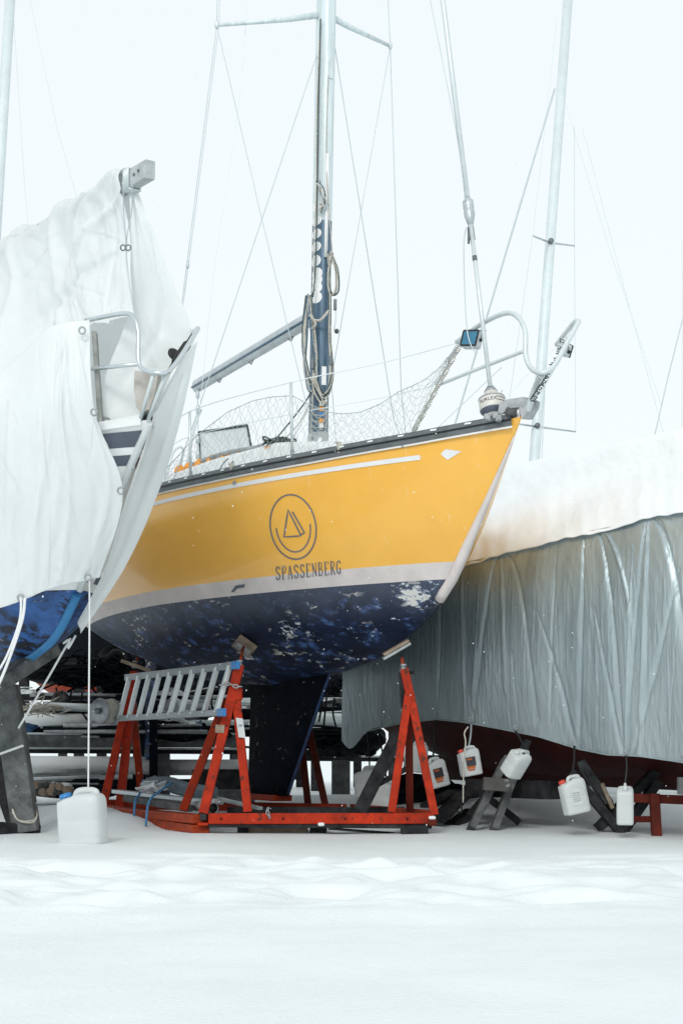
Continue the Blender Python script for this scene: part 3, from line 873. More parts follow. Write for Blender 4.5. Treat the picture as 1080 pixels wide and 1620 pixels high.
for i in range(40):
    k = i / 39
    c = W(726, 546, 12.13).lerp(W(650, 688, 12.08), k)
    a = i * 1.3
    m.tube([c + Vector((math.cos(a + q * 1.2) * .020, math.sin(a + q * 1.2) * .020, -q * .004)) for q in range(6)], .004, 4)
m.build('leg_lashing', M['rope'], pul)
m = MB()
for i in range(16):
    k = i / 15
    c = W(842, 632, 11.4).lerp(W(893, 540, 11.5), k); a = i * 1.7
    m.tube([c + Vector((math.cos(a + q * 1.2) * .020, math.sin(a + q * 1.2) * .020, -q * .004)) for q in range(6)], .0045, 4)
m.build('leg_lashing', M['rope_dark'], pul)
wire('cable', smooth_pts([W(838, 632, 11.4), W(860, 600, 11.3), W(880, 570, 11.25), W(905, 520, 11.35)]), .006, 'rope_dark', pul)
# bow fitting
m = MB()
Ps = [W(x, y, 11.47) for (x, y) in ((789, 640), (800, 632), (826, 628), (838, 634), (836, 645), (826, 662), (818, 662), (821, 644), (803, 646), (793, 655), (787, 652))]
m.poly_prism(Ps, (H1.stb * -.09)); m.build('stemhead_fitting', M['galv'], yacht)
m = MB(); m.lathe(W(808, 652, 11.42), H1.stb, [(.015, -.03), (.035, -.03), (.022, 0), (.035, .03), (.015, .03)], 12); m.build('bow_roller', M['wood'], yacht)
m = MB()
for (x, y) in ((770, 660), (783, 658), (788, 662)): m.box(W(x, y, 11.45), (.05, .06, .05), None, .012)
m.build('deck_cleat', M['galv'], yacht)
# stanchions and lifelines
def rail_at(px, sd=1):
    best = None
    for a in np.linspace(.05, 8, 1600):
        p = H1.P(a, sd * (H1.b(a) - .02), H1.zs(a) + .03)
        q = CX + FPX * p.x / p.y
        if best is None or abs(q - px) < best[0]: best = (abs(q - px), p)
    return best[1]
stp = []
for (px, top) in ((462, 605), (302, 651)):
    p = rail_at(px); t = W(px - 2, top, p.y)
    m = MB(); m.tube([p, t], .013, 8); st = m.build('stanchion', M['pale_steel'], yacht)
    m = MB(); m.lathe(p - Vector((0, 0, .03)), (0, 0, 1), [(.035, 0), (.03, .015), (.02, .03), (.018, .07)], 10); m.build('stanchion_base', M['galv'], st)
    stp.append(t)
fwd = W(728, 541, 12.12)
wire('lifeline', smooth_pts([W(262, 690, 16.2), stp[1], stp[0], W(600, 575, 12.7), fwd]), .0045, 'wire_pale')
wire('lifeline', smooth_pts([W(262, 715, 16.2), W(302, 690, stp[1].y), W(462, 655, stp[0].y), W(600, 630, 12.7), W(695, 608, 12.1)]), .0035, 'wire_pale')
pst = H1.P(3.0, -1.1, 3.7)
wire('lifeline', ([H1.P(5, -1.36, 3.7), pst, H1.P(.9, -.42, 3.75)]), .0035, 'wire_pale')
# safety net along the starboard side
xs = list(range(262, 652, 4))
tops = [(262, 742), (285, 718), (310, 690), (360, 652), (400, 634), (430, 628), (462, 626), (490, 640), (520, 652), (540, 655), (570, 652), (600, 640), (630, 620), (648, 612)]
tx = [t[0] for t in tops]; ty = [t[1] for t in tops]
B0 = []; T0 = []
for x in xs:
    p = rail_at(x); B0.append(p); T0.append(W(x, float(np.interp(x, tx, ty)), p.y))
e0, e1 = W(650, 688, 12.1), W(724, 546, 12.13)
for i in range(1, 15):       # the last bay climbs the pulpit leg
    k = i / 14
    B0.append(W(650, 690, 12.1).lerp(e1, k * .98)); T0.append(W(648, 612, 12.12).lerp(e1, k) + Vector((0, 0, -.05 * math.sin(math.pi * k))))
net = MB()
n = len(B0); rows_ = 11
def npnt(i, r):
    i = min(max(i, 0), n - 1)
    k = r / rows_
    p = B0[i].lerp(T0[i], k)
    return p + Vector((.012 * math.sin(i * 1.7 + r), .02 * math.sin(i * .6 + r * 1.1), .012 * math.sin(i * .9 - r * 2.1)))
for i0 in range(-rows_, n, 2):
    net.tube([npnt(i0 + r, r) for r in range(rows_ + 1) if 0 <= i0 + r < n] or [B0[0], B0[1]], .0014, 3, cap=False) if sum(0 <= i0 + r < n for r in range(rows_ + 1)) > 1 else None
    net.tube([npnt(i0 + rows_ - r, r) for r in range(rows_ + 1) if 0 <= i0 + rows_ - r < n] or [B0[0], B0[1]], .0014, 3, cap=False) if sum(0 <= i0 + rows_ - r < n for r in range(rows_ + 1)) > 1 else None
net.tube(T0, .0035, 5)
net.build('safety_net', mat('net cord', (.50, .55, .55), .8, var=.3), yacht)
# port net seen beyond the deck
m = MB()
Bp = [H1.P(a, -(H1.b(a) - .03), H1.zs(a)) for a in np.linspace(.9, 4.2, 40)]
Tp = [p + Vector((0, 0, .22 + .25 * abs(math.cos(i / 39 * 3.1)))) for i, p in enumerate(Bp)]
for i0 in range(-8, 40, 2):
    for q in (0, 1):
        pp = [Bp[i0 + (r if q == 0 else 8 - r)].lerp(Tp[i0 + (r if q == 0 else 8 - r)], r / 8) for r in range(9) if 0 <= i0 + (r if q == 0 else 8 - r) < 40]
        if len(pp) > 1: m.tube(pp, .002, 3, cap=False)
m.tube(Tp, .004, 4)
m.build('safety_net', M['wire_pale'], yacht)
# hatch screen, grab rail with pads, deck coil, little gear
m = MB()
q = [W(315, 684, 16.2), W(391, 673, 15.4), W(399, 716, 15.4), W(318, 732, 16.2)]
m.tube(q + [q[0]], .014, 5); scr = m.build('sprayhood_frame', M['rope_dark'], yacht)
MB().add(q, [[0, 1, 2, 3]]).build('sprayhood_window', mat('clear sprayhood panel', (.74, .80, .81), .3, var=.05), scr)
cm = [W(300, 737, 15.6), W(325, 727, 15.3), W(360, 716, 15.0), W(400, 709, 14.7), W(414, 705, 14.6)]
m = MB(); m.tube(smooth_pts(cm, 5), .022, 8); gr = m.build('grab_rail', M['galv'], yacht)
for (x, y) in ((285, 741), (300, 737), (317, 731), (336, 725), (358, 720), (383, 716), (411, 711)):
    p = W(x, y + 1, 14.7 + (411 - x) * .0075) - Vector((0, .05, 0))
    P = [p + Vector((u, 0, v)) for (u, v) in ((-.055, -.04), (.055, -.035), (.05, .0), (.02, .035), (-.02, .03), (-.05, -.005))]
    MB().poly_prism(P, (0, .05, 0)).build('rail_pad', M['orange_cloth'], gr)
m = MB()
for i in range(14):
    c = W(440, 700, 13.9) + Vector((random.uniform(-.09, .09), random.uniform(-.03, .03), random.uniform(-.02, .03)))
    m.tube([c + Vector((.075 * math.cos(a), .05 * math.sin(a), .02 * math.sin(2 * a + i))) for a in np.linspace(0, 6.28, 12)], .009, 5)
m.build('deck_rope_coil', M['rope_dark'], yacht)
wire('stern_gear', smooth_pts([W(318, 648, 17), W(310, 668, 17), W(303, 700, 16.5), W(296, 740, 16)]), .018, 'pale_steel')
tubing('pushpit', [W(262, 760, 16.5), W(275, 715, 16.6), W(290, 712, 16.9), W(280, 760, 17.2)], .013, 'pale_steel')
m = MB(); m.beam(W(420, 710, 13.85), W(487, 703, 13.75), .05, .035, bev=.01); m.build('hatch_edge', M['orange_cloth'], yacht)
m = MB(); m.tube(smooth_pts([W(348, 742, 14.2), W(356, 730, 14.2), W(361, 725, 14.2)]), .005, 5); m.tube(smooth_pts([W(362, 748, 14.1), W(366, 733, 14.1), W(370, 730, 14.1)]), .006, 5); m.build('tie_lines', M['rope_dark'], yacht)
for px in (366, 535):
    m = MB(); p = rail_at(px); 
    for k in range(3): m.tube([p + Vector((.02 * k - .02, -.03, .03)), p + Vector((.03 - .02 * k, -.05, .0)), p + Vector((.01 * k, -.045, -.06))], .010, 5)
    m.build('rail_shackle', M['rope'], yacht)

# ---- floodlights clamped to the pulpit
def flood(name, label, c, rot, s=1.0):
    t = thing(name, label, 'floodlight', c)
    m = MB(); m.box(c, (.135 * s, .075 * s, .125 * s), rot, .014); m.box(c + rot @ Vector((0, .05 * s, 0)), (.10 * s, .04 * s, .09 * s), rot, .01)
    hs = m.build('housing', M['grey_plastic'], t)
    m = MB()
    f = lambda x, z: c + rot @ Vector((x * s, -.0385 * s, z * s))
    for (a, b) in (((-.062, -.057), (.062, -.057)), ((.062, -.057), (.062, .057)), ((.062, .057), (-.062, .057)), ((-.062, .057), (-.062, -.057))):
        m.beam(f(*a), f(*b), .012 * s, .010 * s, up=rot @ Vector((0, 1, 0)), bev=.002)
    m.build('bezel', M['black'], hs)
    m = MB(); m.box(c + rot @ Vector((0, -.038 * s, 0)), (.112 * s, .004, .102 * s), rot); m.build('lens', M['glass_blue'], t)
    m = MB(); m.tube([c + rot @ Vector((.075 * s, .0, 0)), c + rot @ Vector((.078 * s, .03, .085 * s)), c + rot @ Vector((-.078 * s, .03, .085 * s)), c + rot @ Vector((-.075 * s, 0, 0))], .008 * s, 6)
    m.build('bracket', M['galv'], t)
    for k in (-1, 1): MB().lathe(c + rot @ Vector((k * .071 * s, 0, 0)), rot @ Vector((1, 0, 0)), [(.013, -.01), (.013, .01), (.007, .012)], 8).build('knob', M['black'], t)
    return t
flood('floodlight', 'square floodlight with blue lens on the starboard pulpit rail', W(746, 538, 11.9), Matrix.Rotation(R(-32), 3, 'Z') @ Matrix.Rotation(R(-12), 3, 'X') @ Matrix.Rotation(R(8), 3, 'Y'), 1.05)
flood('floodlight', 'pale floodlight seen from behind at the outer tip of the port pulpit', W(893, 553, 11.55), Matrix.Rotation(R(118), 3, 'Z') @ Matrix.Rotation(R(-30), 3, 'Y'), .75)
# ================================================================== orange cradle under the yacht
make_translucent(M['plastic'], .38, (.88, .92, .93))
cr = thing('boat_cradle', 'orange red steel and timber cradle carrying the yellow yacht above the snow', 'boat cradle', (0, 13.6, 0))
YC = 12.86
def beam_part(name, p, q, w, h, mm, parent, up=(0, 0, 1), ext=0.0, bev=.006):
    m = MB(); m.beam(p, q, w, h, up, bev, ext); return m.build(name, M[mm], parent)
fb = beam_part('cross_beam', W(330, 1295, YC), W(684, 1294.5, YC), .10, .088, 'orange', cr)
beam_part('beam_flange', W(330, 1304, YC + .05), W(682, 1306, YC + .05), .16, .045, 'wood_dark', fb)
m = MB(); m.box(W(683, 1301, YC - .04), (.075, .10, .055), None, .01); m.build('beam_cap', M['maroon'], fb)
m = MB(); m.box(W(683, 1293.5, YC - .045), (.06, .09, .03), None, .014); m.build('snow_cap', M['snow'], fb)
m = MB(); m.beam(W(322, 1292, YC - .01), W(322, 1292, YC + .3), .075, .075, bev=.004); m.build('tube_socket', M['maroon'], fb)
m = MB(); m.box(W(322, 1292, YC - .03), (.052, .06, .052)); m.build('tube_opening', M['black'], fb)
m = MB(); m.box(W(322, 1303.5, YC - .03), (.085, .09, .022), None, .004); m.build('foot_plate', M['orange'], fb)
for i in range(2):
    sl = beam_part('side_timber', W(318, 1296 + 15.5 * i, YC - .02), W(160, 1280 + 9 * i, 15.0), .16, .072, 'wood_red', cr, bev=.008)
beam_part('side_beam', W(672, 1290, YC + .2), W(560, 1279, 15.6), .09, .09, 'orange_dark', cr)
beam_part('cross_beam', W(160, 1272, 15.4), W(548, 1279, 15.5), .09, .09, 'orange_dark', cr)
beam_part('cross_beam', W(360, 1283, 14.0), W(640, 1283, 14.0), .10, .07, 'wood_dark', cr)
for (px, w) in ((384, .09), (503, .14)):
    beam_part('bearing_block', W(px, 1312, YC + .1), W(px, 1312, YC + .6), w, .10, 'wood_dark', cr)
m = MB(); m.box(W(440, 1316, YC + .25), (.5, .2, .10), None, .006); m.build('pallet_board', M['wood_pale'], cr)
m = MB(); m.box(W(655, 1314, YC + .06), (.22, .25, .09), None, .006); m.build('bearing_block', M['wood_dark'], cr)
m = MB(); m.tube([W(520, 1311, YC - .02), W(622, 1318, YC + .1)], .012, 6); m.build('skid_bar', M['wood_dark'], cr)
m = MB(); m.box(W(508, 1304, YC - .035), (.055, .06, .03), None, .012); m.build('snow_cap', M['snow'], cr)
def stand(apex, legs, mm, top=None, pad=None, padrot=None, w=.062):
    """one upright of the cradle: braced legs, threaded screw, pad"""
    s = None
    for i, (a, b, ww, mt_) in enumerate(legs):
        m = MB(); m.beam(a, b, ww, ww, up=(0, 1, 0.01), bev=.005)
        if i == 0: s = m.build('stand', M[mt_], cr)
        else: m.build('leg', M[mt_], s)
    if top is not None:
        m = MB(); m.tube([apex, top], .013, 8); m.build('screw', M['wood_red'] if mm == 'orange' else M['black'], s)
        m = MB(); m.lathe(apex - Vector((0, 0, .03)), (0, 0, 1), [(.032, 0), (.032, .03), (.020, .032), (.020, .05), (.026, .05), (.026, .07), (.012, .07)], 12); m.build('nut', M['galv'], s)
    return s
for (p, q, w_) in ((W(345, 1289.5, YC + .01), W(470, 1289.5, YC + .01), .05), (W(520, 1289.5, YC + .01), W(610, 1289.3, YC + .01), .045)):
    m = MB(); m.beam(p, q, w_, .010, bev=.004); m.build('snow_dusting', M['snow'], fb)
for k in range(4):
    MB().lathe(W(350 + k * 98, 1295, YC - .052), (0, -1, 0), [(.012, -.004), (.012, .006), (.005, .009)], 6).build('bolt', M['maroon'], fb)
# front left upright
A0 = W(379, 1052, YC)
h = hit(bv1, 389, 1019, .0)
st1 = stand(A0, [(A0, W(322, 1286, YC - .03), .078, 'orange'), (W(357, 1108, YC + .12), W(290, 1281, YC + .35), .07, 'orange_dark'), (W(372, 1085, YC), W(392, 1284, YC + .02), .070, 'orange')], 'orange', top=W(385, 1024, h.y - .08))
m = MB(); m.box(W(374, 1098, YC), (.10, .09, .10), None, .01); m.build('gusset', M['orange'], st1)
pn = hit(bv1, 389, 1019, 1.0) - h
zx = Vector((.74, .1, -.55)).normalized(); nn = pn.normalized(); yy_ = nn.cross(zx).normalized(); zx = yy_.cross(nn)
RM = Matrix((zx, yy_, nn)).transposed()
m = MB(); m.box(h + nn * .025, (.19, .24, .035), RM, .004); m.build('pad', M['wood_pale'], st1)
m = MB(); m.box(h + nn * .056, (.15, .07, .03), RM, .004); pd = m.build('pad_bracket', M['galv'], st1)
MB().lathe(h + nn * .07, nn, [(.014, 0), (.014, .01), (.006, .012)], 8).build('bolt', M['black'], pd)
m = MB(); m.box(W(348, 1153, YC - .05), (.075, .02, .068), Matrix.Rotation(R(4), 3, 'Y'), .004); m.build('wood_block', M['wood_pale'], st1)
m = MB(); m.tube([W(336, 1151, YC - .04), W(360, 1148, YC - .05)], .006, 5); m.build('strap', M['black'], st1)
# tag on the right leg
m = MB(); c0, c1 = W(378.5, 1136, YC - .046), W(383, 1167, YC - .042)
d = Vector((.029, 0, -.004)); m.add([c0 - d, c0 + d, c1 + d, c1 - d], [[0, 1, 2, 3]]); tg = m.build('paper_tag', M['label_pale'], st1)
cc = W(380.3, 1148, YC - .047)
text_on('334', lambda u, v: cc + Vector((u * .022 + v * .002, 0, v * .03)), 'label_dark', tg)
# front right upright
A1 = W(638, 1058, YC)
h2 = hit(bv1, 627, 1040, .0) or W(627, 1036, YC)
st2 = stand(A1, [(W(639, 1058, YC), W(651, 1112, YC), .07, 'orange'), (W(649, 1100, YC), W(687, 1289, YC - .03), .066, 'orange'), (W(646, 1098, YC - .01), W(619, 1285, YC), .066, 'orange'), (W(646, 1095, YC + .1), W(648, 1283, YC + .35), .062, 'maroon'), (W(635, 1062, YC + .06), W(639, 1120, YC + .07), .05, 'wood_dark')], 'orange', top=W(635, 1040, h2.y - .02))
n2 = (Vector((.50, .12, -.86))).normalized(); zx2 = Vector((.86, 0, .50)).normalized(); y2 = n2.cross(zx2).normalized(); zx2 = y2.cross(n2)
RM2 = Matrix((zx2, y2, n2)).transposed()
m = MB(); m.box(W(627, 1030, h2.y - .05), (.26, .12, .022), RM2, .004); m.build('pad', M['galv'], st2)
m = MB(); m.box(W(626, 1024.5, h2.y - .03), (.24, .13, .022), RM2, .004); m.build('pad_board', M['wood_pale'], st2)
MB().lathe(W(648, 1064, YC - .03), (1, 0, 0), [(.012, 0), (.012, .03), (.02, .03), (.02, .04)], 8).build('bolt', M['black'], st2)
# aft uprights
YA = 15.35
st3 = stand(W(214, 1052, YA), [(W(213, 1062, YA), W(190, 1276, YA), .082, 'orange'), (W(210, 1075, YA - .1), W(165, 1268, YA - .1), .075, 'orange'), (W(210, 1110, YA + .1), W(223, 1248, YA + .5), .068, 'orange_dark')], 'orange', top=W(218, 1040, YA))
m = MB(); m.beam(W(194, 1046, YA), W(240, 1062, YA), .22, .035, bev=.004); m.build('pad', M['wood_pale'], st3)
st4 = stand(W(478, 1105, 15.5), [(W(478, 1105, 15.6), W(516, 1281, 15.5), .07, 'maroon'), (W(470, 1110, 15.7), W(488, 1281, 15.6), .07, 'maroon')], 'maroon', top=W(474, 1075, 15.6))
# gear laid on the cradle: pipes, profiles, rolled cloth
def piled(name, label, cat, p, q, w, h_, mm, group, hollow=False):
    if hollow:
        t = thing(name, label, cat, (p + q) / 2, group)
        m = MB(); m.tube([p, q], w / 2, 14, cap=False); m.build('pipe_wall', M[mm], t, solid=.006)
        d = (q - p).normalized(); m = MB(); m.lathe(p + d * .02, d, [(w / 2 * .93, 0), (w / 2 * .93, .004)], 14); m.build('pipe_bore', M['black'], t)
        return t
    m = MB(); m.beam(p, q, w, h_, bev=.004)
    return tag(m.build(name, M[mm]), label, cat, group)
gp = 'metal profiles stacked on the cradle'
piled('aluminium_profile', 'flat pale aluminium profile on top of the pile on the cradle', 'profile', W(184, 1252, 14.6), W(346, 1270, 13.2), .10, .035, 'alu', gp)
piled('aluminium_profile', 'grey aluminium profile lowest at the front of the pile on the cradle', 'profile', W(200, 1263, 14.4), W(300, 1279, 13.3), .07, .06, 'wood', gp)
piled('aluminium_profile', 'long thin aluminium profile reaching right behind the tagged stand leg', 'profile', W(300, 1253, 14.0), W(412, 1279, 13.1), .05, .03, 'alu', gp)
piled('aluminium_profile', 'dull profile with open end next to the plastic pipe on the cradle', 'profile', W(225, 1262, 14.3), W(347, 1268, 13.15), .05, .045, 'galv', gp)
piled('plastic_pipe', 'grey plastic pipe with round open end lying on the cradle', 'pipe', W(338, 1279, 13.05), W(240, 1262, 14.6), .09, 0, 'galv', None, True)
m = MB()
for k in range(3): m.tube(smooth_pts([W(235 + k * 5, 1238 - k * 3, 14.3), W(265, 1236 + k * 5, 14.0), W(300, 1246 + k * 5, 13.8), W(340, 1252 + k * 4, 13.6)]), .045 - k * .006, 10)
tag(m.build('rolled_cloth', mat('grey blue cloth', (.13, .17, .20), .85, var=.4, bump=.5)), 'rolled grey blue cloth lying on the pile of profiles on the cradle', 'cloth')
m = MB()
for k in range(16):
    c = W(238 + random.uniform(-12, 14), 1246 + random.uniform(-6, 8), 13.95 + random.uniform(-.15, .1))
    m.poly_prism([c + Vector((random.uniform(-.10, .10), random.uniform(-.05, .05), random.uniform(-.03, .04))) for _ in range(4)], (0, .01, .006))
tag(m.build('plastic_sheeting', M['label_pale']), 'crumpled pale plastic sheeting strapped on top of the profiles', 'sheeting')
for lab, P in (('left blue rope lashing the pile to the red side timber', [W(227, 1234, 14.0), W(221, 1256, 13.9), W(214, 1268, 13.65), W(212, 1302, 13.6)]), ('right blue rope lashing the rolled cloth to the red side timber', [W(272, 1238, 13.8), W(255, 1250, 13.6), W(236, 1268, 13.35), W(231, 1307, 13.3)])):
    m = MB(); m.tube(smooth_pts(P, 5), .011, 6); tag(m.build('lashing_rope', M['rope_blue']), lab, 'rope')
# chain holding the ladder
def chain(P, r, parent, mm='galv', lk=.045):
    m = MB()
    P = smooth_pts(P, 10); d = 0; k = 0
    for i in range(len(P) - 1):
        d += (P[i + 1] - P[i]).length
        if d >= lk * .72:
            d = 0; t = (P[i + 1] - P[i]).normalized(); u = t.cross(Vector((0, 1, 0))).normalized() if k % 2 else t.cross(Vector((0, 0, 1))).normalized()
            c = P[i]
            m.tube([c + t * lk / 2 * math.cos(a) + u * lk * .3 * math.sin(a) for a in np.linspace(0, 6.283, 11)], r, 5, cap=False); k += 1
    return m.build('chain', M[mm], parent)
ch = chain([W(346, 1084, YC - .06), W(362, 1082, YC - .08), W(374, 1086, YC - .08), W(385, 1086, YC - .04)], .007, None)
tag(ch, 'short galvanised chain wrapped round the top of the orange stand', 'chain')
ch = chain([W(426, 1276, YC - .07), W(423, 1283, YC - .08), W(426, 1292, YC - .07)], .006, None, lk=.04)
tag(ch, 'few chain links hanging over the orange cross beam below the keel', 'chain')

# ================================================================== ladder
LY0, LY1 = 12.75, 15.0
T0_, T1_ = W(376, 1052, LY0), W(199, 1072, LY1)
U0_, U1_ = W(354, 1127, LY0 - .05), W(183, 1137, LY1)
M['alu_rail'] = mat('dull grey ladder rail', (.30, .33, .34), .5, .4, var=.2)
lad = thing('ladder', 'aluminium ladder with blue end caps chained sideways to the orange cradle', 'ladder', (T0_ + U1_) / 2)
beam_part('ladder_rail', T0_, T1_, .03, .062, 'alu_rail', lad)
beam_part('ladder_rail', U0_, U1_, .03, .055, 'alu_rail', lad)
d = (T0_ - T1_).normalized()
for p in (T0_, U0_): beam_part('end_cap', p - d * .10, p + d * .015, .036, .066, 'plastic_blue', lad)
for i in range(10):
    k = .03 + .90 * i / 9
    a = T0_.lerp(T1_, k + .03); b = U0_.lerp(U1_, k + .03)
    m = MB(); m.beam(a, b, .04, .045, up=d, bev=.006); m.build('rung', M['pale_steel'], lad)
# cable reel at the ladder's end
rc = W(167, 1125, 15.0); ra = Vector((-.55, -.83, 0)).normalized()
reel = thing('cable_reel', 'round grey winch reel beside the left end of the ladder', 'reel', rc)
m = MB(); m.lathe(rc, ra, [(.05, -.10), (.12, -.10), (.125, -.085), (.085, -.07), (.085, .06), (.125, .075), (.12, .09), (.04, .085)], 24); m.build('drum', M['galv'], reel)
m = MB()
for i in range(7): m.tube([rc + ra * (-.06 + i * .018) + (ra.cross(Vector((0, 0, 1))) * math.cos(a) + Vector((0, 0, 1)) * math.sin(a)) * .105 for a in np.linspace(0, 6.283, 20)], .010, 5, cap=False)
m.build('wound_line', M['rope'], reel)
MB().lathe(rc, ra, [(.03, .08), (.03, .13), (.012, .135)], 12).build('axle', M['alu_dark'], reel)
m = MB(); m.tube([rc + Vector((-.10, 0, -.05)), W(146, 1137, 15.0), W(140, 1158, 15.0)], .012, 6); m.build('handle', M['galv'], reel)

# ================================================================== jerrycans
def jerrycan(name, label, c, w, d_, h_, rot, cap_mm, group, lab=None, empty=False):
    """c: centre of the base (world)"""
    t = thing(name, label, 'jerrycan', c, group)
    def X(x, y, z): return c + rot @ Vector((x, y, z))
    m = MB()
    rows = []
    prof = [(0, .80), (.012, .93), (.04, .99), (.10, 1.0), (.12, .985), (.14, 1.0), (.45, 1.0), (.47, .985), (.49, 1.0), (.74, 1.0), (.82, .985), (.88, .93), (.93, .80), (.95, .55)]
    N_ = 28
    for (k, s) in prof:
        row = []
        for i in range(N_ + 1):
            a = 2 * math.pi * i / N_
            cx_, sy_ = math.cos(a), math.sin(a)
            e = .42
            x = math.copysign(abs(cx_) ** e, cx_) * w / 2 * (s if k < .75 else 1 - (1 - s) * .8); y = math.copysign(abs(sy_) ** e, sy_) * d_ / 2 * s
            sl = 1.0 if k < .8 else 1 - .16 * max(0, -x / (w / 2)) * (k - .8) / .15     # shoulder falls to the cap side
            row.append(X(x, y, k * h_ * sl))
        rows.append(row)
    m.grid(rows); m.add(rows[-1][:-1], [list(range(N_))]); m.add(rows[0][:-1], [list(range(N_))])
    body = m.build('body', M['plastic'], t)
    m = MB(); m.tube(smooth_pts([X(w * .36, 0, h_ * .86), X(w * .34, 0, h_ * .97), X(w * .18, 0, h_ * 1.0), X(-w * .06, 0, h_ * .985), X(-w * .14, 0, h_ * .88)], 6), [w * .075] * 25, 10)
    m.build('handle', M['plastic'], t)
    m = MB(); m.box(X(w * .12, 0, h_ * .915), (w * .34, d_ * .28, h_ * .05), rot, .01); m.build('handle_gap', M['black'] if cap_mm != 'plastic_blue' else M['plastic'], body)
    cb = X(-w * .34, 0, h_ * .83); ax_ = rot @ Vector((-.25, 0, 1)).normalized()
    m = MB(); m.lathe(cb, ax_, [(w * .13, -.01), (w * .12, h_ * .05), (w * .10, h_ * .05)], 16); m.build('neck', M['plastic'], body)
    m = MB(); m.lathe(cb + ax_ * h_ * .045, ax_, [(w * .135, 0), (w * .14, h_ * .015), (w * .135, h_ * .075), (w * .10, h_ * .09)], 16); m.build('cap', M[cap_mm], t)
    if lab:
        y = -d_ / 2 - .0035
        if lab == 'dark':
            for (z0, z1, x0_, x1_, mm) in ((.34, .66, -.34, .16, 'label_dark'), (.26, .34, -.34, .10, 'label_orange'), (.56, .62, -.28, -.02, 'label_orange'), (.18, .24, -.30, .06, 'label_orange')):
                m = MB(); oo = -.001 if mm == 'label_orange' else 0
                m.add([X(w * x0_, y + oo, h_ * z0), X(w * x1_, y + oo, h_ * z0), X(w * x1_, y + oo, h_ * z1), X(w * x0_, y + oo, h_ * z1)], [[0, 1, 2, 3]]); m.build('printed_label', M[mm], body)
        else:
            m = MB(); m.add([X(-w * .25, y, h_ * .24), X(w * .18, y, h_ * .24), X(w * .18, y, h_ * .66), X(-w * .05, y, h_ * .72), X(-w * .25, y, h_ * .62)], [[0, 1, 2, 3, 4]]); lb = m.build('paper_label', M['label_pale'], body)
            for k in range(5):
                m = MB(); z = h_ * (.56 - k * .055); m.add([X(-w * .2, y - .001, z), X(w * .12, y - .001, z), X(w * .12, y - .001, z + .006), X(-w * .2, y - .001, z + .006)], [[0, 1, 2, 3]]); m.build('print_line', M['galv'], lb)
    return t
def RX(z=0, x=0, y=0): return Matrix.Rotation(R(y), 3, 'Y') @ Matrix.Rotation(R(x), 3, 'X') @ Matrix.Rotation(R(z), 3, 'Z')
cp = W(133, 1337, 11.35)
jerrycan('jerrycan', 'large white jerrycan with blue cap on the snow, tied to a long white rope', cp, .335, .24, .40, RX(-14, 0, -3), 'plastic_blue', None)

# ================================================================== blue boat under white tarpaulins
k2 = [(0, 2.915), (.6, 2.40), (1.19, 1.867), (1.606, 1.55), (2.1, 1.42), (2.8, 1.34), (4, 1.28), (5.5, 1.4), (7, 1.8)]
H2 = Hull(W(238, 665, 10.4), 33, k2, 7.0, 1.22, 4.2, [(0, 2.92), (1, 2.89), (2.5, 2.86), (7, 2.88)])
b2 = thing('covered_yacht', 'white yacht with bright blue bottom under white tarpaulins, left of the yellow yacht', 'sailboat', (H2.P(3, 0, 0).x, H2.P(3, 0, 0).y, 0))
Z2 = 1.875
m = MB()
for sd in (1, -1): m.grid(H2.band(None, Z2, sd))
b2t = m.build('topsides', M['white'], b2)
m = MB()
for sd in (1, -1): m.grid(H2.bottom(Z2, sd))
m.build('hull_bottom', M['blue_hull'], b2)
def stripe2(z0, z1, mm, nm, off=.004, a0=.02):
    m = MB()
    for sd in (1, -1):
        A = []; B_ = []
        for i in range(40):
            v = i / 39
            aa = a0 + H2.s0(z0) + (6.9 - H2.s0(z0)) * v; bb = a0 + H2.s0(z1) + (6.9 - H2.s0(z1)) * v
            A.append(H2.P(aa, sd * (H2.y(aa, z0) + off), z0)); B_.append(H2.P(bb, sd * (H2.y(bb, z1) + off), z1))
        m.grid([A, B_])
    m.build(nm, M[mm], b2t)
stripe2(2.86, 2.765, 'navy_stripe', 'sheer_stripe'); stripe2(2.72, 2.655, 'navy_stripe', 'sheer_stripe')
stripe2(1.985, 1.93, 'navy_stripe', 'boot_line')
pts = []; rad = []
for a in np.linspace(1.22, 3.6, 22):
    pts.append(H2.P(a, 0, H2.zk_s(float(a)) - .002)); rad.append(.034)
m = MB(); m.tube(pts, rad, 10); m.build('keel_band', M['light_blue'], b2)
m = MB(); m.tube([H2.P(H2.s0(z) - .006, 0, z) for z in np.linspace(2.9, 1.87, 12)], .025, 8); m.build('stem_band', M['label_pale'], b2)
m = MB()
for sd in (1, -1): m.grid([[H2.P(a, sd * (H2.b(a) + .012), H2.zs(a) + dz) for a in np.linspace(.05, 6.9, 40)] for dz in (-.03, .03)]); m.grid([[H2.P(a, sd * (H2.b(a) + .012) * q, H2.zs(a) + .03 + .05 * (1 - q)) for a in np.linspace(.05, 6.9, 40)] for q in (1, .5, 0)])
m.build('deck', M['deck'], b2)
m = MB(); q = W(171, 673, 10.75); m.box(q, (.17, .12, .09), Matrix.Rotation(R(35), 3, 'Z'), .01); ck = m.build('fairlead', M['galv'], b2)
MB().lathe(q + Vector((0, -.08, .0)), (0.5, -1, 0), [(.02, -.01), (.02, .012), (.01, .013)], 10).build('fairlead_hole', M['white'], ck)
m = MB(); m.tube([W(205, 674, 10.6), W(208, 671, 10.6), W(236, 668, 10.5)], .008, 6); m.build('deck_bar', M['galv'], b2)
